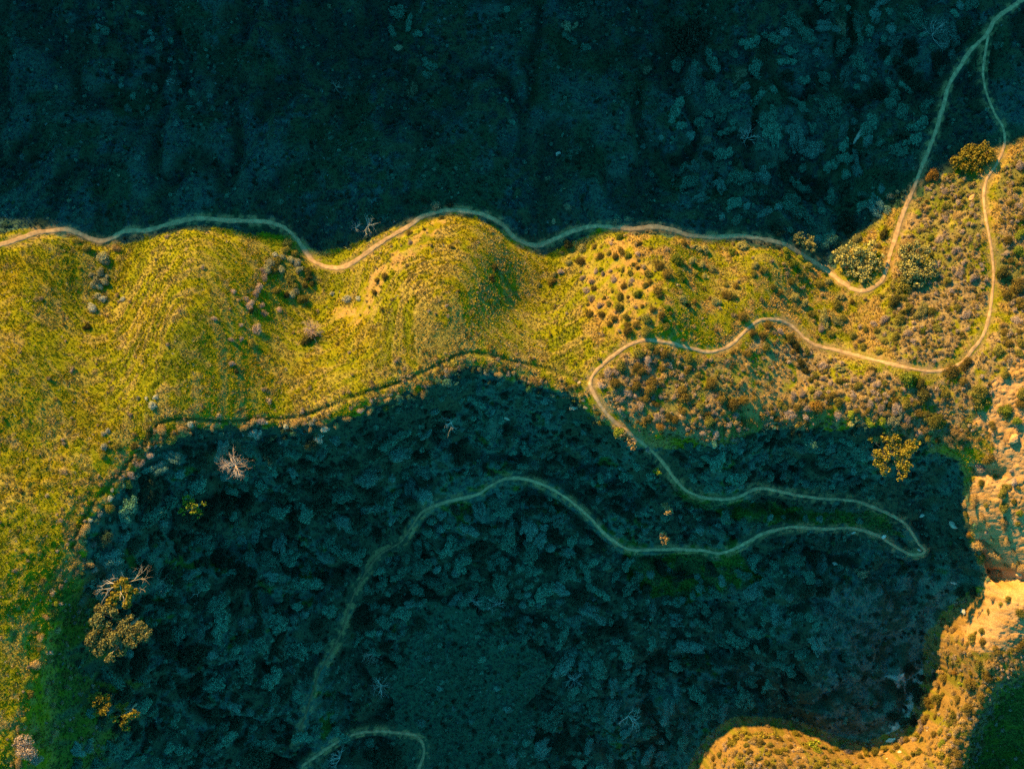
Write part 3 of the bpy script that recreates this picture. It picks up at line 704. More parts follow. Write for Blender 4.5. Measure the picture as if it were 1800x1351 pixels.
for kn, L_ in S.items():
    for (a, b, r) in L_: shrub(a, b, r, kn)

def scatter(poly, n, kinds, rlo, rhi, lit, seed, mind=.9, avoid=1.4, pw=1.8):
    """n more separate shrubs inside a polygon, none overlapping a path or another one much"""
    rs = np.random.RandomState(seed); P = np.array(poly, float); lo = P.min(0); hi = P.max(0)
    lo = np.maximum(lo, (-8, -8)); hi = np.minimum(hi, (1808, 1360))
    done = 0
    for _ in range(n * 60):
        if done >= n: break
        a, b = lo + rs.rand(2) * (hi - lo)
        if not in_poly(np.array([a]), np.array([b]), poly)[0]: continue
        r = rlo + (rhi - rlo) * rs.rand() ** pw
        x, y, _h = at(a, b)
        ii = int((float(x) - XI[0]) / GS) + nex; jj = int((float(y) - YI[0]) / GS) + ney
        if PATHD[min(max(jj, 0), ny - 1), min(max(ii, 0), nx - 1)] < avoid * (.4 + r * PX * .8): continue
        if any((a - q[1]) ** 2 + (b - q[2]) ** 2 < (mind * (r + q[3])) ** 2 for q in PLANTS): continue
        shrub(a, b, r, kinds[rs.randint(len(kinds))], lit); done += 1
# brush on the lit dry slopes
scatter([(1050,680),(1090,640),(1200,650),(1240,700),(1340,740),(1260,770),(1170,755),(1110,730)], 34, ['lilac', 'rust', 'lilac', 'tan'], 6, 10, True, 71, .7)
scatter([(1330,740),(1400,690),(1520,690),(1640,700),(1660,780),(1560,745),(1450,730)], 40, ['lilac', 'lilac', 'tan', 'olive', 'rust'], 7, 13, True, 72, .7)
scatter([(1420,650),(1540,670),(1650,680),(1640,720),(1500,710),(1420,690)], 18, ['lilac', 'tan', 'olive'], 6, 11, True, 73, .75)
scatter([(1620,330),(1715,320),(1725,480),(1700,600),(1640,620),(1640,500),(1600,400)], 30, ['lilac', 'tan', 'olive', 'lilac', 'olive'], 6, 11, True, 74, 1.0)
scatter([(1480,560),(1560,570),(1640,600),(1600,640),(1500,610)], 14, ['lilac', 'olive', 'tan'], 7, 11, True, 75, .8)
scatter([(1755,300),(1800,260),(1800,620),(1750,640),(1765,480)], 24, ['lilac', 'tan', 'olive', 'rust'], 7, 13, True, 76, .8)
scatter([(1250,1351),(1290,1300),(1360,1295),(1480,1325),(1600,1320),(1650,1290),(1690,1290),(1690,1351)], 46, ['gold', 'tan', 'olive', 'gold', 'rust'], 8, 14, True, 77, .72)
scatter([(1655,1230),(1670,1170),(1740,1160),(1760,1190),(1720,1250),(1700,1290),(1640,1280)], 22, ['tan', 'rust', 'gold', 'tan'], 7, 12, True, 78, .75)
scatter([(1705,820),(1790,820),(1790,1000),(1740,1030),(1715,950)], 11, ['tan', 'olive', 'lilac'], 5, 13, True, 83, .8)
scatter([(160,930),(270,790),(350,750),(560,760),(700,710),(820,655),(950,670),(1020,690),(1080,740),(1060,750),(950,680),(820,640),(690,690),(540,740),(340,740),(245,790),(140,930)], 60, ['tan', 'lilac', 'tan', 'silver', 'olive'], 4, 9, True, 84, .8)
scatter([(1700,880),(1790,850),(1800,1000),(1740,985),(1710,950)], 9, ['tan', 'olive', 'tan'], 6, 13, True, 79, .8)
scatter([(90,1030),(135,1040),(120,1200),(60,1351),(0,1351),(40,1200)], 26, ['tan', 'olive', 'lime'], 5, 9, True, 80, .9)
scatter([(1040,440),(1180,430),(1190,560),(1080,590),(1030,540)], 14, ['lilac', 'olive', 'rust'], 4, 7, True, 81, .95)
# brush along the edge where the far spur comes into the sun
scatter([(1243,1351),(1268,1302),(1293,1286),(1351,1285),(1389,1294),(1428,1304),(1467,1320),(1506,1333),(1542,1338),(1571,1325),(1599,1310),(1625,1297),(1633,1273),(1646,1247),(1651,1224),(1664,1219),(1672,1190),(1659,1159),(1667,1112),(1690,1108),
 (1712,1120),(1690,1160),(1700,1200),(1684,1240),(1668,1262),(1655,1290),(1640,1315),(1600,1332),(1571,1347),(1530,1360),(1467,1342),(1389,1318),(1351,1308),(1293,1312)], 64, ['tan', 'rust', 'gold', 'tan', 'olive', 'lilac'], 7, 13, True, 86, .58)
scatter([(740,1080),(880,1090),(950,1160),(930,1250),(950,1351),(760,1351),(720,1200)], 26, ['deep', 'teal', 'feather'], 5, 12, False, 99, 1.2)
# brush in the shade
TOPR = [(1190,100),(1300,80),(1440,0),(1720,0),(1670,130),(1620,270),(1580,330),(1540,370),(1440,440),(1280,400),(1180,300)]
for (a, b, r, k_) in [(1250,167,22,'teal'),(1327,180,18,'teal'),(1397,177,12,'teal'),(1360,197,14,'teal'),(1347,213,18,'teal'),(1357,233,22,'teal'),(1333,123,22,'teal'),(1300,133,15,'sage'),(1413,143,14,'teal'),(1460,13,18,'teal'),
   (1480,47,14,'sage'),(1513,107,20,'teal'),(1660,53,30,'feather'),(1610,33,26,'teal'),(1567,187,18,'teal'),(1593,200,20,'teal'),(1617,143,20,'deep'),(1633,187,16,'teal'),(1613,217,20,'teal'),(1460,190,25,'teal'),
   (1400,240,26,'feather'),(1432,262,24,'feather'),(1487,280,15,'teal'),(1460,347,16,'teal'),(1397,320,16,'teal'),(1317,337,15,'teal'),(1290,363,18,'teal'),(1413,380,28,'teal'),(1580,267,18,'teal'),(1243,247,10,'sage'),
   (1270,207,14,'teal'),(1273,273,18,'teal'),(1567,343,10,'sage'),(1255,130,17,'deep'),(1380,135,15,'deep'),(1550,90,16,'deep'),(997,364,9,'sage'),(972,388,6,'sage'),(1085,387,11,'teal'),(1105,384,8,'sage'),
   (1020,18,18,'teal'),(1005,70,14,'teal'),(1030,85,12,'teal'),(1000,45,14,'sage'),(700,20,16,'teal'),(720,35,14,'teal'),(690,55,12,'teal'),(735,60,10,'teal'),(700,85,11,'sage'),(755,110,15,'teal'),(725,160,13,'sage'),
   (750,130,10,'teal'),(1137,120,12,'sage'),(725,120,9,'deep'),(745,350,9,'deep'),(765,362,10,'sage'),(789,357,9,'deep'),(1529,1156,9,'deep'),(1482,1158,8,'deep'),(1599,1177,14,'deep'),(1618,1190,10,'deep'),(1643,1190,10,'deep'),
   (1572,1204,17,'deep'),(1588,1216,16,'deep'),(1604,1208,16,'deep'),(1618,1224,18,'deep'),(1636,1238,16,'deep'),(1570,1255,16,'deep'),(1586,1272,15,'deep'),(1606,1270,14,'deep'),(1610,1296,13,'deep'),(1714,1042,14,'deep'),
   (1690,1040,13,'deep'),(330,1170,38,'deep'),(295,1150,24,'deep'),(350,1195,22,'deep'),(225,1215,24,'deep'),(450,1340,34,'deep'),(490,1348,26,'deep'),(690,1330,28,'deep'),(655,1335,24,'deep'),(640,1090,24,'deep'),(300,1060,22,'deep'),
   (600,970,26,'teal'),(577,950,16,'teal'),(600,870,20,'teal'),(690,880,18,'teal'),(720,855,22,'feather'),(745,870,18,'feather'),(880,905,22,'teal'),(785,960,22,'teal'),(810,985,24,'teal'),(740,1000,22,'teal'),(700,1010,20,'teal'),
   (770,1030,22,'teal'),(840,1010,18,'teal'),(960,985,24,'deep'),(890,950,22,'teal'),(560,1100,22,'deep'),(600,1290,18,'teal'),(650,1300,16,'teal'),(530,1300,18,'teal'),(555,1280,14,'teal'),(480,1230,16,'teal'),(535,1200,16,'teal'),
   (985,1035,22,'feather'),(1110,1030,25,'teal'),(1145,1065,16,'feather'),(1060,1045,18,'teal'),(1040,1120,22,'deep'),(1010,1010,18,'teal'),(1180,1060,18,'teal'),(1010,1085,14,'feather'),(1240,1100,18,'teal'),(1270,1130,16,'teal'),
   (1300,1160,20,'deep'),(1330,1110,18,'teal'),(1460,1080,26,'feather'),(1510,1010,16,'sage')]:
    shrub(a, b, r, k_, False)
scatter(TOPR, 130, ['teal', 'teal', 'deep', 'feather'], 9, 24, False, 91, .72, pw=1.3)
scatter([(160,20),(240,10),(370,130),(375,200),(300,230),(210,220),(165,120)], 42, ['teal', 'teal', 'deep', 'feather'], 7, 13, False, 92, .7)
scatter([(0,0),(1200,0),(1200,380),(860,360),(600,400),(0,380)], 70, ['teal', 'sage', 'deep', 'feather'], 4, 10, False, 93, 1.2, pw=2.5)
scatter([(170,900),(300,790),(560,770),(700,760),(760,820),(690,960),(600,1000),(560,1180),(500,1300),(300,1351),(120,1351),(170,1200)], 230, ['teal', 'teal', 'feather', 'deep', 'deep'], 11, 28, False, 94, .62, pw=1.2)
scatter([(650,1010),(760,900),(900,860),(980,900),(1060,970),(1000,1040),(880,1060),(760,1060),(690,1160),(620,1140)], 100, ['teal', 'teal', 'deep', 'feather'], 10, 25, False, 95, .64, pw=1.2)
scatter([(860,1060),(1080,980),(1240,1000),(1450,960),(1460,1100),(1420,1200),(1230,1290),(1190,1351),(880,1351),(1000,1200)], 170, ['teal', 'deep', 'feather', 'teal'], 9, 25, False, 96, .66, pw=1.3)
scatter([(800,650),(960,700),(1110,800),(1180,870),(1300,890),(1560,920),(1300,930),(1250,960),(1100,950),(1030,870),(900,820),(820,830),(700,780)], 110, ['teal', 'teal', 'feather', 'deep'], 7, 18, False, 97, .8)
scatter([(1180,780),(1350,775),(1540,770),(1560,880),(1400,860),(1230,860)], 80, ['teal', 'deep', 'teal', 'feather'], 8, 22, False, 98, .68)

# ------------------------------------------------------------ trees, each with trunk, limbs and crown
def tree(px, py, clumps, label, cat='tree', h=6.0, lift=None, kind='gold', nl=2600, ls=.17, bare=0, group=None, seed=1, name='tree', bark=(.28, .22, .17)):
    """clumps: [(dx px, dy px, r px)] of the crown as the photograph shows it; lift: metres the crown stands above the shade's ceiling"""
    rs = np.random.RandomState(seed)
    x, y, g0 = [float(q) for q in at(px, py, h)]
    if lift is not None:
        for _ in range(5):
            sdp = float(shade_depth(x, y)); h = max(2.0, sdp + lift)
            x, y, g0 = [float(q) for q in at(px, py, h)]
    k = (CAMZ - g0 - h) / CAMZ * PX
    root = bpy.data.objects.new(name, None); COL.objects.link(root); root.location = (x, y, g0 - .15); root.empty_display_size = .5
    tag(root, label, cat, group)
    clumps = [(dx_, dy_, r_ * 1.18) for dx_, dy_, r_ in clumps]
    cl = [(dx * k, -dy * k, h * (1 - .18 * rs.rand()) - r * k * .4, r * k, .7) for dx, dy, r in clumps]
    segs = []
    R0 = .05 * h ** .8
    top = np.array([0, 0, h * .42])
    P, rad, d = limb(rs, (0, 0, 0), (.1, .05, 1), h * .45, R0, R0 * .7, .2, 6); segs.append((P, rad))
    TV, TF = tubes(segs, 7)
    link('trunk', mesh_np('trunk', TV, TF, np.tile([bark], (len(TV), 1))), M_TWIG, root)
    segs = []
    for (cx, cy, cz, r, f) in cl:
        a = P[-1]; b = np.array([cx, cy, cz]); m = (a + b) / 2 + rs.normal(size=3) * .3
        t = np.linspace(0, 1, 7)[:, None]
        Q = (1 - t) ** 2 * a + 2 * t * (1 - t) * m + t * t * b + rs.normal(size=(7, 3)) * .05
        Q[0] = a; segs.append((Q, np.linspace(R0 * .5, R0 * .14, 7)))
        for _ in range(3):
            d = rs.normal(size=3); d[2] = abs(d[2])
            B, br, _d = limb(rs, Q[4], d, r * 1.0, R0 * .16, R0 * .05, .4, 4); segs.append((B, br))
    if segs:
        TV, TF = tubes(segs, 5)
        link('branch', mesh_np('branch', TV, TF, np.tile([bark], (len(TV), 1))), M_TWIG, root)
    w_, b_, t_, *_ = KINDS[kind]
    sub = []
    for (cx, cy, cz, r, f) in cl:
        for _ in range(15):
            a = rs.rand() * 6.283; q = r * .9 * math.sqrt(rs.rand())
            sub.append((cx + q * math.cos(a), cy + q * math.sin(a), cz + r * (.3 * (1 - q / r) + .14 * rs.normal()), r * (.14 + .34 * rs.rand() ** 1.5), .75))
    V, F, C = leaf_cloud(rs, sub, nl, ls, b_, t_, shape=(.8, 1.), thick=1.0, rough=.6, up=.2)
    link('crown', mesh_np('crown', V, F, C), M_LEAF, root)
    return root, x, y, g0, h

def dead_tree(px, py, label, h=3.0, n=10, L=2.5, r=.07, depth=2, col=(.42, .36, .31), seed=3, name='dead_bush', cat='dead bush', spread=.5, upd=.5, lift=None, group=None, dirs=None, crown=None):
    rs = np.random.RandomState(seed)
    x, y, g0 = [float(q) for q in at(px, py, h * .7)]
    if lift is not None:
        for _ in range(5):
            h = max(1.5, float(shade_depth(x, y)) + lift); x, y, g0 = [float(q) for q in at(px, py, h)]
    root = bpy.data.objects.new(name, None); COL.objects.link(root); root.location = (x, y, g0 - .1); root.empty_display_size = .4
    tag(root, label, cat, group)
    P, rad, _ = limb(rs, (0, 0, 0), (.1, 0, 1), h * (.92 if lift is not None else .6), r * 1.8, r * 1.3, .15, 5)
    TV, TF = tubes([(P, rad)], 7)
    link('trunk', mesh_np('trunk', TV, TF, np.tile([col], (len(TV), 1))), M_TWIG, root)
    ds = dirs or [(math.cos(a), math.sin(a), 1.0) for a in rs.rand(n) * 6.283]
    for (dx, dy, s) in ds:
        b = P[-1 - rs.randint(0, 2)]
        segs = branching(rs, b, (dx, dy, upd * (.4 + .9 * rs.rand())), L * s * (.75 + .4 * rs.rand()), r, depth, spread, .35, .12, (2, 4))
        TV, TF = tubes(segs, 4 if depth > 2 else 4)
        cc = np.array([col]) * (.85 + .3 * rs.rand())
        link('branch', mesh_np('branch', TV, TF, np.tile(cc, (len(TV), 1))), M_TWIG, root)
    if crown:
        k = (CAMZ - g0 - h) / CAMZ * PX; sub = []
        kd, lst, nl = crown
        for cx, cy, rr in lst:
            for _ in range(8):
                a = rs.rand() * 6.283; q = rr * k * .7 * math.sqrt(rs.rand())
                sub.append((cx * k + q * math.cos(a), -cy * k + q * math.sin(a), h * .85 + .3 * rs.normal(), rr * k * (.25 + .25 * rs.rand()), .8))
        V, F, C = leaf_cloud(rs, sub, nl, .15, KINDS[kd][1], KINDS[kd][2], thick=.8)
        link('crown', mesh_np('crown', V, F, C), M_LEAF, root)
    return root

tree(1580, 800, [(-33,5,15),(-12,-8,11),(-15,-30,13),(24,-5,17),(14,12,15),(-20,27,10),(5,38,7),(30,-18,10),(-45,-28,5),(2,-22,8)], 'tall tree with golden separate leaf clumps standing out of the canyon shade', h=8, lift=3.2, kind='gold', nl=6500, ls=.12, seed=11)
tree(198, 1112, [(-20,-28,18),(-40,5,20),(-10,0,24),(20,-8,20),(48,0,15),(-22,30,18),(5,28,16),(-8,45,8),(-38,28,14),(30,15,12)], 'broad sunlit oak with grey-gold crown on the left canyon rim', cat='oak tree', h=7, lift=4.2, kind='pale', nl=17000, ls=.13, seed=12)
tree(333, 890, [(-8,-8,9),(4,2,10),(12,14,7),(-16,10,6),(22,-4,4)], 'small lone tree catching yellow sun inside the dark canyon', h=6, lift=1.5, kind='lime', nl=1600, ls=.13, seed=13)
tree(172, 1240, [(-8,-8,11),(8,-4,11),(-4,14,10),(10,10,8)], 'left one of two small golden trees by the bottom-left rim', h=6, lift=1.6, kind='gold', nl=2000, ls=.13, seed=14)
tree(214, 1260, [(-6,-12,9),(-14,4,8),(6,2,10),(18,-4,8),(2,20,9)], 'right one of two small golden trees by the bottom-left rim', h=6, lift=1.6, kind='gold', nl=2000, ls=.13, seed=15)
tree(1722, 278, [(-26,0,16),(-8,-6,18),(10,-10,16),(-4,10,14),(-22,12,11),(22,-6,10)], 'big round golden-green tree right where the sun starts beside the right path', h=3.6, lift=1.6, kind='gold', nl=5200, ls=.15, seed=16)
tree(1516, 462, [(-30,-14,15),(-10,-22,17),(14,-20,17),(26,-8,14),(-14,4,17),(10,4,18),(0,18,13),(22,10,11),(-34,-6,11),(8,26,7)], 'large pale grey-green tree inside the tight bend of the ridge path', h=3.8, lift=1.5, kind='pale', nl=7500, ls=.14, seed=17)
tree(1610, 462, [(-6,-22,15),(12,-16,16),(-10,2,16),(12,6,19),(24,16,14),(-4,22,15),(8,30,12)], 'large olive-grey tree just outside the tight bend of the ridge path', h=3.2, kind='pale', nl=7000, ls=.14, seed=18)
tree(1418, 423, [(-10,-6,10),(4,0,11),(12,10,8),(-16,-2,6)], 'pale sunlit small tree poking out of shade above the ridge path', h=4, lift=1.0, kind='pale', nl=1500, ls=.15, seed=19)
tree(1207, 62, [(-14,-10,20),(10,-14,20),(4,12,22),(-16,14,14),(20,8,16)], 'the darkest and roundest tree near the top edge in the shade', h=5, kind='deep', nl=4200, ls=.18, seed=20)
for i_, (a, b, r) in enumerate([(1284,1300,13),(1303,1288,9),(1337,1292,11),(1363,1297,8),(1405,1301,9),(1437,1318,12)]):
    tree(a, b, [(-.4 * r, 0, .65 * r), (.4 * r, -.2 * r, .65 * r), (0, .4 * r, .6 * r)], ['leftmost sunlit golden tree of the row at the bottom edge', 'smallest golden tree, topmost of the row at the bottom edge', 'third golden tree from the left in the bottom edge row',
         'thin golden tree, fourth from the left in the bottom edge row', 'golden tree, fifth from the left in the bottom edge row', 'rightmost yellow-green tree of the row at the bottom edge'][i_],
         h=3.5, lift=.9, kind='gold' if i_ < 5 else 'lime', nl=1100, ls=.14, group='sunlit trees in a row at the bottom edge', seed=30 + i_)
for i_, (a, b, r) in enumerate([(1174,894,9),(1169,944,9)]):
    tree(a, b, [(-.3 * r, -.3 * r, .7 * r), (.4 * r, .5 * r, .6 * r), (0, 1.1 * r, .4 * r)], ['upper of two small pale trees lit alone between the canyon paths', 'lower of two small pale trees lit alone between the canyon paths'][i_], h=6, lift=.7, kind='tan', nl=650, ls=.15, group='lit tree tips between the canyon paths', seed=40 + i_)
tree(1100, 776, [(-8,-14,9),(4,0,8),(12,8,6)], 'small orange-lit tree below the path just under the lit crest', h=3, lift=.8, kind='tan', nl=900, ls=.14, seed=43)
tree(1155, 828, [(0,0,5),(4,3,3)], 'tiny lit yellow tree tip left of the path below the crest', h=4, lift=.6, kind='lime', nl=260, ls=.14, seed=44)

dead_tree(549, 580, 'bare purple-grey bush with dark centre, alone on the open green meadow', h=1.8, n=40, L=1.25, r=.05, depth=3, col=(.40, .29, .25), seed=51, name='bare_bush', cat='bare bush', upd=1.2)
dead_tree(402, 815, 'pinkish bare tree with star-shaped branches above the dark canyon', h=5, n=24, L=1.7, r=.06, depth=3, col=(.44, .33, .29), seed=52, name='bare_tree', cat='bare tree', upd=.5, lift=2.0)
dead_tree(205, 1040, 'bleached dead tree with long white limbs around a small golden crown', h=6, n=8, L=2.3, r=.11, depth=3, col=(.46, .37, .30), seed=53, name='dead_tree', cat='dead tree', lift=2.2, upd=.12, spread=.55,
          dirs=[(-1,.25,1.1),(-1,-.15,1.2),(-.6,.6,.8),(.45,1,1.25),(.9,.65,1.7),(1,-.1,1.0),(.3,-.8,.9),(-.8,.5,.9)], crown=('gold', [(0,-4,20),(18,2,17),(-12,18,15),(6,14,18)], 6500))
dead_tree(614, 436, 'pale forked bush catching sun on the shade edge above the ridge path', h=1.6, n=8, L=.5, r=.03, depth=1, col=(.30, .33, .13), seed=54, name='bare_bush', cat='bare bush', lift=.6, upd=.2, dirs=[(-1,.2,1),(-.9,.5,.8),(.8,.3,.9),(.3,-.8,.6),(.9,-.2,.8)])
for i_, (a, b, L, n, lab) in enumerate([
   (830,1055,1.9,16,'bushy spray of long pale twigs, left of two beside the dark canyon meadow'), (872,1062,1.6,14,'spray of bare pale twigs, right of two beside the dark canyon meadow'),
   (1008,1195,2.0,15,'pale spidery bare bush low in the middle of the canyon'), (1105,1258,2.3,9,'long-armed bare fallen branches pale against the dark canyon floor'),
   (1312,240,1.9,12,'spiky bare bush among the thicket left of the blue-grey brush'), (625,400,.9,7,'thin bare twigs in shade behind the ridge path sag'),
   (1640,60,2.4,14,'large bare-twigged bush near the top right, left of the paths fork'), (668,1205,1.8,16,'blue-grey fluffy bare bush right of the shaded canyon path'),
   (655,1150,1.8,20,'warm grey bare bush right of the shaded canyon path'), (596,1332,2.0,9,'pale blue broken branches beside the bottom path'),
   (590,152,1.0,10,'small pale dead bush on the dark upper slope'), (290,140,1.7,3,'long bare branch lying across the top-left thicket'),
   (788,745,1.3,8,'bare tree with pink lit twig tips just under the ridge point'), (270,1010,3.0,4,'long curved bare limb in shade right of the bleached dead tree'),
   (344,1045,1.2,3,'small crooked bare stick standing in the left canyon'), (645,395,1.6,8,'faint arching bare twigs in the shade above the ridge path')]):
    warm = i_ in (8, 10)
    dead_tree(a, b, lab, h=1.6 if i_ != 12 else 5, n=n, L=L, r=.05 if i_ in (3, 9) else .03, depth=2, col=(.42, .36, .30) if warm else (.46, .47, .44), seed=60 + i_, name='bare_bush', cat='bare bush', upd=.5,
              lift=.35 if i_ == 12 else None, group='bare and dead bushes in the shade')

# ------------------------------------------------------------ rocks
M_ROCK = tint_material('sandstone boulder', .9, rnd=.12)
def boulder(px, py, rx, ry, rz, rot, col, label, seed, slab=False):
    rs = np.random.RandomState(seed)
    bpy_me = bpy.data.meshes.new('boulder')
    import bmesh
    bm = bmesh.new(); bmesh.ops.create_icosphere(bm, subdivisions=3, radius=1)
    pl = rs.normal(size=(12, 3)); pl /= np.linalg.norm(pl, axis=1, keepdims=True); dd = .62 + .3 * rs.rand(12)
    for v in bm.verts:
        p = np.array(v.co)
        for q, d_ in zip(pl, dd):
            s = p @ q
            if s > d_: p = p - q * (s - d_) * .9
        p = p * (1 + .05 * rs.normal())
        if slab: p[2] = np.clip(p[2], -.5, .55) + .08 * math.sin(7 * p[0])
        v.co = p * np.array([rx, ry, rz]) * PX
    bm.to_mesh(bpy_me); bm.free()
    a = bpy_me.attributes.new('tint', 'FLOAT_COLOR', 'POINT')
    cv = np.array([col]) * (1 + .12 * rs.normal(size=(len(bpy_me.vertices), 1))); cv = np.concatenate([cv, np.ones((len(cv), 1))], 1)
    a.data.foreach_set('color', np.ascontiguousarray(cv, np.float32).ravel())
    bpy_me.materials.append(M_ROCK)
    x, y, h = [float(q) for q in at(px, py)]
    e = .4; gxs = (float(ground(x + e, y)) - float(ground(x - e, y))) / (2 * e); gys = (float(ground(x, y + e)) - float(ground(x, y - e))) / (2 * e)
    o = link('boulder', bpy_me); o.location = (x, y, h + .12 * rz * PX)
    nrm = mathutils.Vector((-gxs * .8, -gys * .8, 1)).normalized()
    o.rotation_euler = (nrm.to_track_quat('Z', 'Y').to_matrix() @ mathutils.Matrix.Rotation(R(rot), 3, 'Z')).to_euler()
    tag(o, label, 'rock', 'loose rocks on the slopes')
GREYC = (.42, .40, .36); ORC = (.50, .27, .12)
for i_, a in enumerate([
 (1708,348,8,6,5,10,ORC,'orange boulder on the dry slope just left of the right path'), (981,271,6,5,4,0,GREYC,'single pale round stone on the dark slope above the ridge path'),
 (1553,943,6,4,4,-30,(.6,.58,.52),'small white rock on the lower canyon path near the hairpin'), (1620,905,7,5,4,20,GREYC,'grey rock lying above the hairpin nearest the upper path'),
 (1676,922,11,7,6,10,(.40,.34,.29),'broad grey rock under the cliff right of the hairpin'), (1467,991,6,5,4,0,GREYC,'small pale rock below the lower canyon path near the hairpin'),
 (1512,234,17,4.5,4,-12,GREYC,'upper one of two long pale slabs in the dark upper slope'), (1508,241,17,4,4,-12,GREYC,'lower one of two long pale slabs in the dark upper slope'),
 (1566,1300,13,6,4,-38,(.50,.46,.40),'pale slab with a crack, uppermost of those at the canyon foot'), (1573,1313,6,4,4,-60,(.46,.42,.37),'small pale slab wedged between the two large ones at canyon foot'),
 (1560,1324,16,7,4,-36,(.46,.42,.37),'largest pale slab at the canyon foot above the lit brush'), (1624,1273,9,4,4,-45,(.44,.40,.35),'narrow pale slab just left of the sunlit spur'),
 (1586,1186,5,4,3,0,GREYC,'small pale stone above the dark bushes near the spur'), (1588,1262,6,4,3,-50,GREYC,'pale stone between the dark bushes left of the spur'),
 (1571,1278,6,4,3,-30,GREYC,'pale stone under the leftmost dark bushes near spur'), (1706,1080,6,4,4,0,GREYC,'pale stone at the shaded foot of the smooth sandstone nose'),
 (1690,1072,5,4,3,0,GREYC,'small pale stone left of the shaded sandstone foot'), (1677,1024,9,3,3,-10,GREYC,'thin pale stone under the cliff below the hairpin'),
 (1615,966,5,2.5,2,0,(.5,.47,.42),'flat white stone inside the canyon hairpin'), (1500,936,5,3,2,0,GREYC,'tiny white stone below the path left of the white rock'),
 (1198,730,4,3,3,0,(.45,.33,.22),'small orange stone in the brush below the crest bend'), (1742,812,8,5,4,20,ORC,'orange rock at the head of the cliff shadow'),
 (1782,770,12,9,8,30,ORC,'large orange rock knob on the cliff at the right edge'), (1792,1010,10,7,6,0,(.46,.3,.16),'weathered rock on the cliff beside the large cliff shadow'),
 (1018,672,4,3,3,0,(.30,.24,.19),'pale stone just left of the crest bend'),
 (890,735,9,3.5,2.5,-50,(.34,.34,.30),'long pale scar of rock under the ridge point')]):
    boulder(*a[:6], a[6], a[7], 200 + i_, slab=a[3] < 5 or i_ in (8, 10))

# ------------------------------------------------------------ the separate shrubs, and labels that single each one out
LM = np.array([l[0] for l in LANDMARKS], float)
DRYK = ('lilac', 'tan', 'feather', 'silver')
PLANTS = [p for p in PLANTS if p[0] != 'skip']
def rank(p): return -p[3] * (1.5 if p[5] else 1.0)
keep = []
for test_ in (lambda p: p[4] in DRYK, lambda p: p[4] not in DRYK):
    keep += sorted([p for p in PLANTS if test_(p)], key=rank)[:295]
kept = set(id(p) for p in keep)
grp = {}
for p in keep:
    d = np.hypot(LM[:, 0] - p[1], LM[:, 1] - p[2]); j = int(np.argmin(d)); grp.setdefault((p[4], j), []).append((d[j], p))
for (kd, j), lst in grp.items():
    lst.sort(key=lambda q: q[0])
    for n_, (d, p) in enumerate(lst):
        w_ = KINDS[kd][0]; where = LANDMARKS[j][1]; noun = 'dry bush' if kd in DRYK else 'shrub'
        if n_ < len(ORD): lab = '%s %s, %snearest to %s' % (w_, noun, ORD[n_], where); gp = ('%s on the sunlit slopes' if p[5] else '%s in the shaded brush') % ('dry bushes' if kd in DRYK else 'shrubs')
        else: lab = '%s %s, among those farther from %s' % (w_, noun, where); gp = 'outer %s round %s' % (w_, where)
        _k, _px, _py, r, kind, lit, me, tm, x, y, h, s, rz, zs = p
        o = bpy.data.objects.new('dry_bush' if kd in DRYK else 'shrub', None); COL.objects.link(o); o.empty_display_size = .3
        o.location = (x, y, h - .08 * s); o.rotation_euler = (0, 0, rz); o.scale = (s, s, s * zs)
        f = bpy.data.objects.new('foliage', me); COL.objects.link(f); f.parent = o
        t = bpy.data.objects.new('stem', tm); COL.objects.link(t); t.parent = o
        tag(o, lab, 'bush' if kd in DRYK else 'shrub', gp)
rest = [p for p in PLANTS if id(p) not in kept]

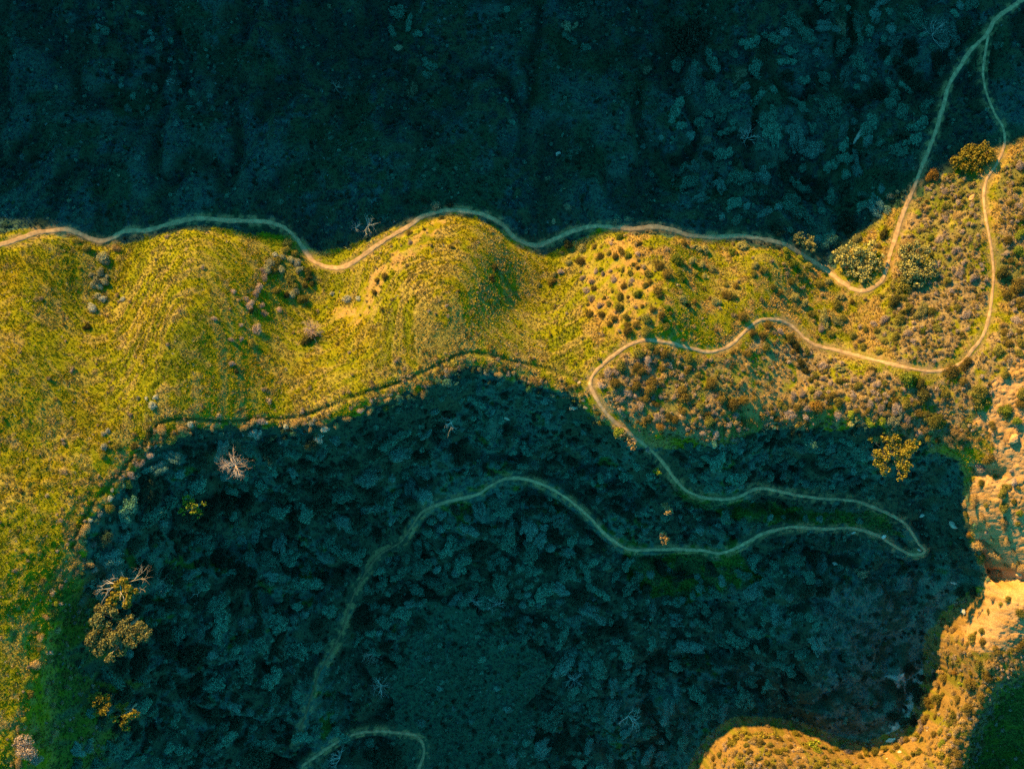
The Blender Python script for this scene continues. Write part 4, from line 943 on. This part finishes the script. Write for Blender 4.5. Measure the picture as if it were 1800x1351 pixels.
# ------------------------------------------------------------ undergrowth nobody could count
def points_object(name, pos, scale, rot, tint, idx, sources, label):
    me = bpy.data.meshes.new(name); me.vertices.add(len(pos)); me.vertices.foreach_set('co', np.ascontiguousarray(pos, np.float32).ravel())
    a = me.attributes.new('sc', 'FLOAT', 'POINT'); a.data.foreach_set('value', np.ascontiguousarray(scale, np.float32))
    a = me.attributes.new('ro', 'FLOAT_VECTOR', 'POINT'); a.data.foreach_set('vector', np.ascontiguousarray(rot, np.float32).ravel())
    a = me.attributes.new('itint', 'FLOAT_COLOR', 'POINT'); a.data.foreach_set('color', np.ascontiguousarray(np.concatenate([tint, np.ones((len(pos), 1))], 1), np.float32).ravel())
    a = me.attributes.new('pick', 'INT', 'POINT'); a.data.foreach_set('value', np.ascontiguousarray(idx, np.int32))
    me.update()
    o = link(name, me); tag(o, label, kind='stuff')
    ng = bpy.data.node_groups.new(name, 'GeometryNodeTree')
    ng.interface.new_socket(name='Geometry', in_out='INPUT', socket_type='NodeSocketGeometry'); ng.interface.new_socket(name='Geometry', in_out='OUTPUT', socket_type='NodeSocketGeometry')
    N = ng.nodes.new; Lk = ng.links.new
    gi = N('NodeGroupInput'); go = N('NodeGroupOutput')
    iop = N('GeometryNodeInstanceOnPoints'); iop.inputs['Pick Instance'].default_value = True
    j = N('GeometryNodeJoinGeometry')
    g2i = []
    for s_ in reversed(sources):
        oi = N('GeometryNodeObjectInfo'); oi.inputs[0].default_value = s_; oi.inputs['As Instance'].default_value = True
        Lk(oi.outputs['Geometry'], j.inputs[0])
    def na(nm, ty):
        n = N('GeometryNodeInputNamedAttribute'); n.data_type = ty; n.inputs[0].default_value = nm; return n.outputs[0]
    Lk(gi.outputs[0], iop.inputs['Points']); Lk(j.outputs[0], iop.inputs['Instance'])
    Lk(na('pick', 'INT'), iop.inputs['Instance Index']); Lk(na('sc', 'FLOAT'), iop.inputs['Scale']); Lk(na('ro', 'FLOAT_VECTOR'), iop.inputs['Rotation'])
    Lk(iop.outputs[0], go.inputs[0])
    md = o.modifiers.new('scatter', 'NODES'); md.node_group = ng
    return o
def source(name, V, F, C):
    me = mesh_np(name, V, F, C); me.materials.append(M_STUFF)
    return bpy.data.objects.new(name, me)           # not linked to the scene: only a pattern for the scatter
def tuft(rs, n, L, w, lean):
    a = rs.rand(n) * 6.283; q = .12 * rs.rand(n)
    base = np.stack([q * np.cos(a), q * np.sin(a), np.zeros(n)], 1)
    d = np.stack([np.cos(a) * lean * rs.rand(n), np.sin(a) * lean * rs.rand(n), np.ones(n)], 1); d /= np.linalg.norm(d, axis=1, keepdims=True)
    L_ = L * (.5 + .7 * rs.rand(n)); sde = np.stack([-np.sin(a), np.cos(a), np.zeros(n)], 1) * (w * (.6 + .8 * rs.rand(n)))[:, None]
    V = np.stack([base - sde, base + sde, base + d * L_[:, None] + sde * .4], 1).reshape(-1, 3)
    sh = (.75 + .5 * rs.rand(n)); C = np.repeat(np.stack([sh, sh, sh], 1), 3, 0)
    return V, np.arange(3 * n).reshape(n, 3), C
GR = [source('grass tuft', *tuft(np.random.RandomState(300 + i), 16, .24, .045, 1.7)) for i in range(6)]
BR = []
for i in range(6):
    rs = np.random.RandomState(320 + i)
    V, F, C = leaf_cloud(rs, dome(rs, 4, .4, .45, .75), 260, .085, (.35, .35, .35), (1.25, 1.25, 1.25), shape=(.6, 1.2))
    BR.append(source('brush clump', V, F, C))

# the smaller shrubs beyond those kept one by one
meshes_ = []
for p in rest:
    if p[6] not in meshes_: meshes_.append(p[6])
if rest:
    points_object('small_shrub_cover', np.array([(p[8], p[9], p[10] - .08 * p[11]) for p in rest]), np.array([p[11] for p in rest]), np.array([(0, 0, p[12]) for p in rest]), np.ones((len(rest), 3)),
                  np.array([meshes_.index(p[6]) for p in rest]), [bpy.data.objects.new('pattern', m_) for m_ in meshes_], 'smaller shrubs thick between the larger ones')

rsP = np.random.RandomState(99)
def lookup(A, x, y): return A[np.clip(((y - YI[0]) / GS).astype(int) + ney, 0, ny - 1), np.clip(((x - XI[0]) / GS).astype(int) + nex, 0, nx - 1)]
def cloud(n, dens):
    x = -111 + 222 * rsP.rand(n); y = -89 + 178 * rsP.rand(n)
    p = lookup(dens, x, y); k = rsP.rand(n) < p; return x[k], y[k]
nopath = sstep(.75, 1.15, PATHD) * (1 - .8 * (1 - sstep(.1, .4, GROOVED)))
# grass
dg = (1 - rocky) * (1 - .85 * spur) * (1 - .55 * np.clip(dryz + loop, 0, 1)) * (1 - .7 * soily) * (1 - .85 * soil2) * (1 - .6 * tanz) * (1 - .55 * canyon) * (1 - .45 * topz) * nopath
dg = np.clip(dg * (.35 + 1.1 * n5) + grassy * .6 * nopath, 0, 1)
x, y = cloud(560000, dg); n = len(x)
gc = lookup(TINT, x, y); pick = fbm(x, y, 1.3, 81, 2)
ti = gc * (1.2 + .45 * rsP.rand(n))[:, None]
dry = (rsP.rand(n) < .035 + .22 * (pick > .60) + .5 * lookup(rim * sstep(.4, .6, n5), x, y)); ti[dry] = np.array([.30, .235, .08]) * (.7 + .5 * rsP.rand(dry.sum()))[:, None]
tip_ = rsP.rand(n) < .012; ti[tip_] = np.array([.42, .36, .26])
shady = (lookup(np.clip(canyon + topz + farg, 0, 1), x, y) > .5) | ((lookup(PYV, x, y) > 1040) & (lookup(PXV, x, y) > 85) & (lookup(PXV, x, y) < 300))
ti[shady & dry] *= np.array([.22, .4, .6]); ti[shady & ~dry] *= np.array([.6, .8, 1.1])  # shade painted into the tufts: darker, cooler tint in the shaded zones
sc_ = (.55 + .8 * rsP.rand(n)) * (1 + .5 * (fbm(x, y, 3, 82, 2) - .5))
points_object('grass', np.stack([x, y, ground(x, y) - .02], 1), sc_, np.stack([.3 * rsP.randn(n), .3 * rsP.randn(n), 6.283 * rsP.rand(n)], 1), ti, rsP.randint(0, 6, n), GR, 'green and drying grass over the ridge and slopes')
# low brush
db = .04 * slope_grass * midz + .38 * np.clip(dryz + loop, 0, 1) + .6 * spur * (1 - rock) - .2 * tanz + .5 * rim * (n5 > .45) + .01 * rock + .10 * meadow * canyon * (n5 > .5) + .35 * canyon * (1 - meadow) * (1 - grassy) * (.75 - .45 * barez) * sstep(.36, .52, n5) + topz * .30 * sstep(.44, .58, n5) * (.5 + n4) + .02 * meadow + .012 * slope_grass
db = np.clip(db, 0, 1) * nopath * sstep(.9, 1.5, PATHD)
x, y = cloud(150000, db); n = len(x)
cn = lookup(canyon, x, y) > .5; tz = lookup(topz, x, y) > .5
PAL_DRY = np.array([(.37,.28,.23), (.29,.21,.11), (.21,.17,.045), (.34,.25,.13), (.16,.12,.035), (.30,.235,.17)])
PAL_SH = np.array([(.08,.20,.14), (.06,.14,.095), (.11,.23,.17), (.03,.065,.04), (.02,.04,.025), (.05,.12,.05)])  # brush colours for the shaded zones, dark teal of the shade mixed in
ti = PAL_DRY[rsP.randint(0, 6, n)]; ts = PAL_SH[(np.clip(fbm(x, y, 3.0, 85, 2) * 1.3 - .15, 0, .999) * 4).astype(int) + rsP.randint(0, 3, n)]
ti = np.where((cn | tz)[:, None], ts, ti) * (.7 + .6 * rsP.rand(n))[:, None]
sc_ = .28 + .55 * rsP.rand(n) ** 2 + np.where(cn, .25, 0) - np.where(tz, .06, 0)
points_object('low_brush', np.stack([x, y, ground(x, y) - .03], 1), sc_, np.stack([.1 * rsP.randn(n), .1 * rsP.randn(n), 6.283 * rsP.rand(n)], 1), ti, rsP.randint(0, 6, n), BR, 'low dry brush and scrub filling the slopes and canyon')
print('plants', len(keep), len(rest), 'grass', len(dg), 'brush', n)
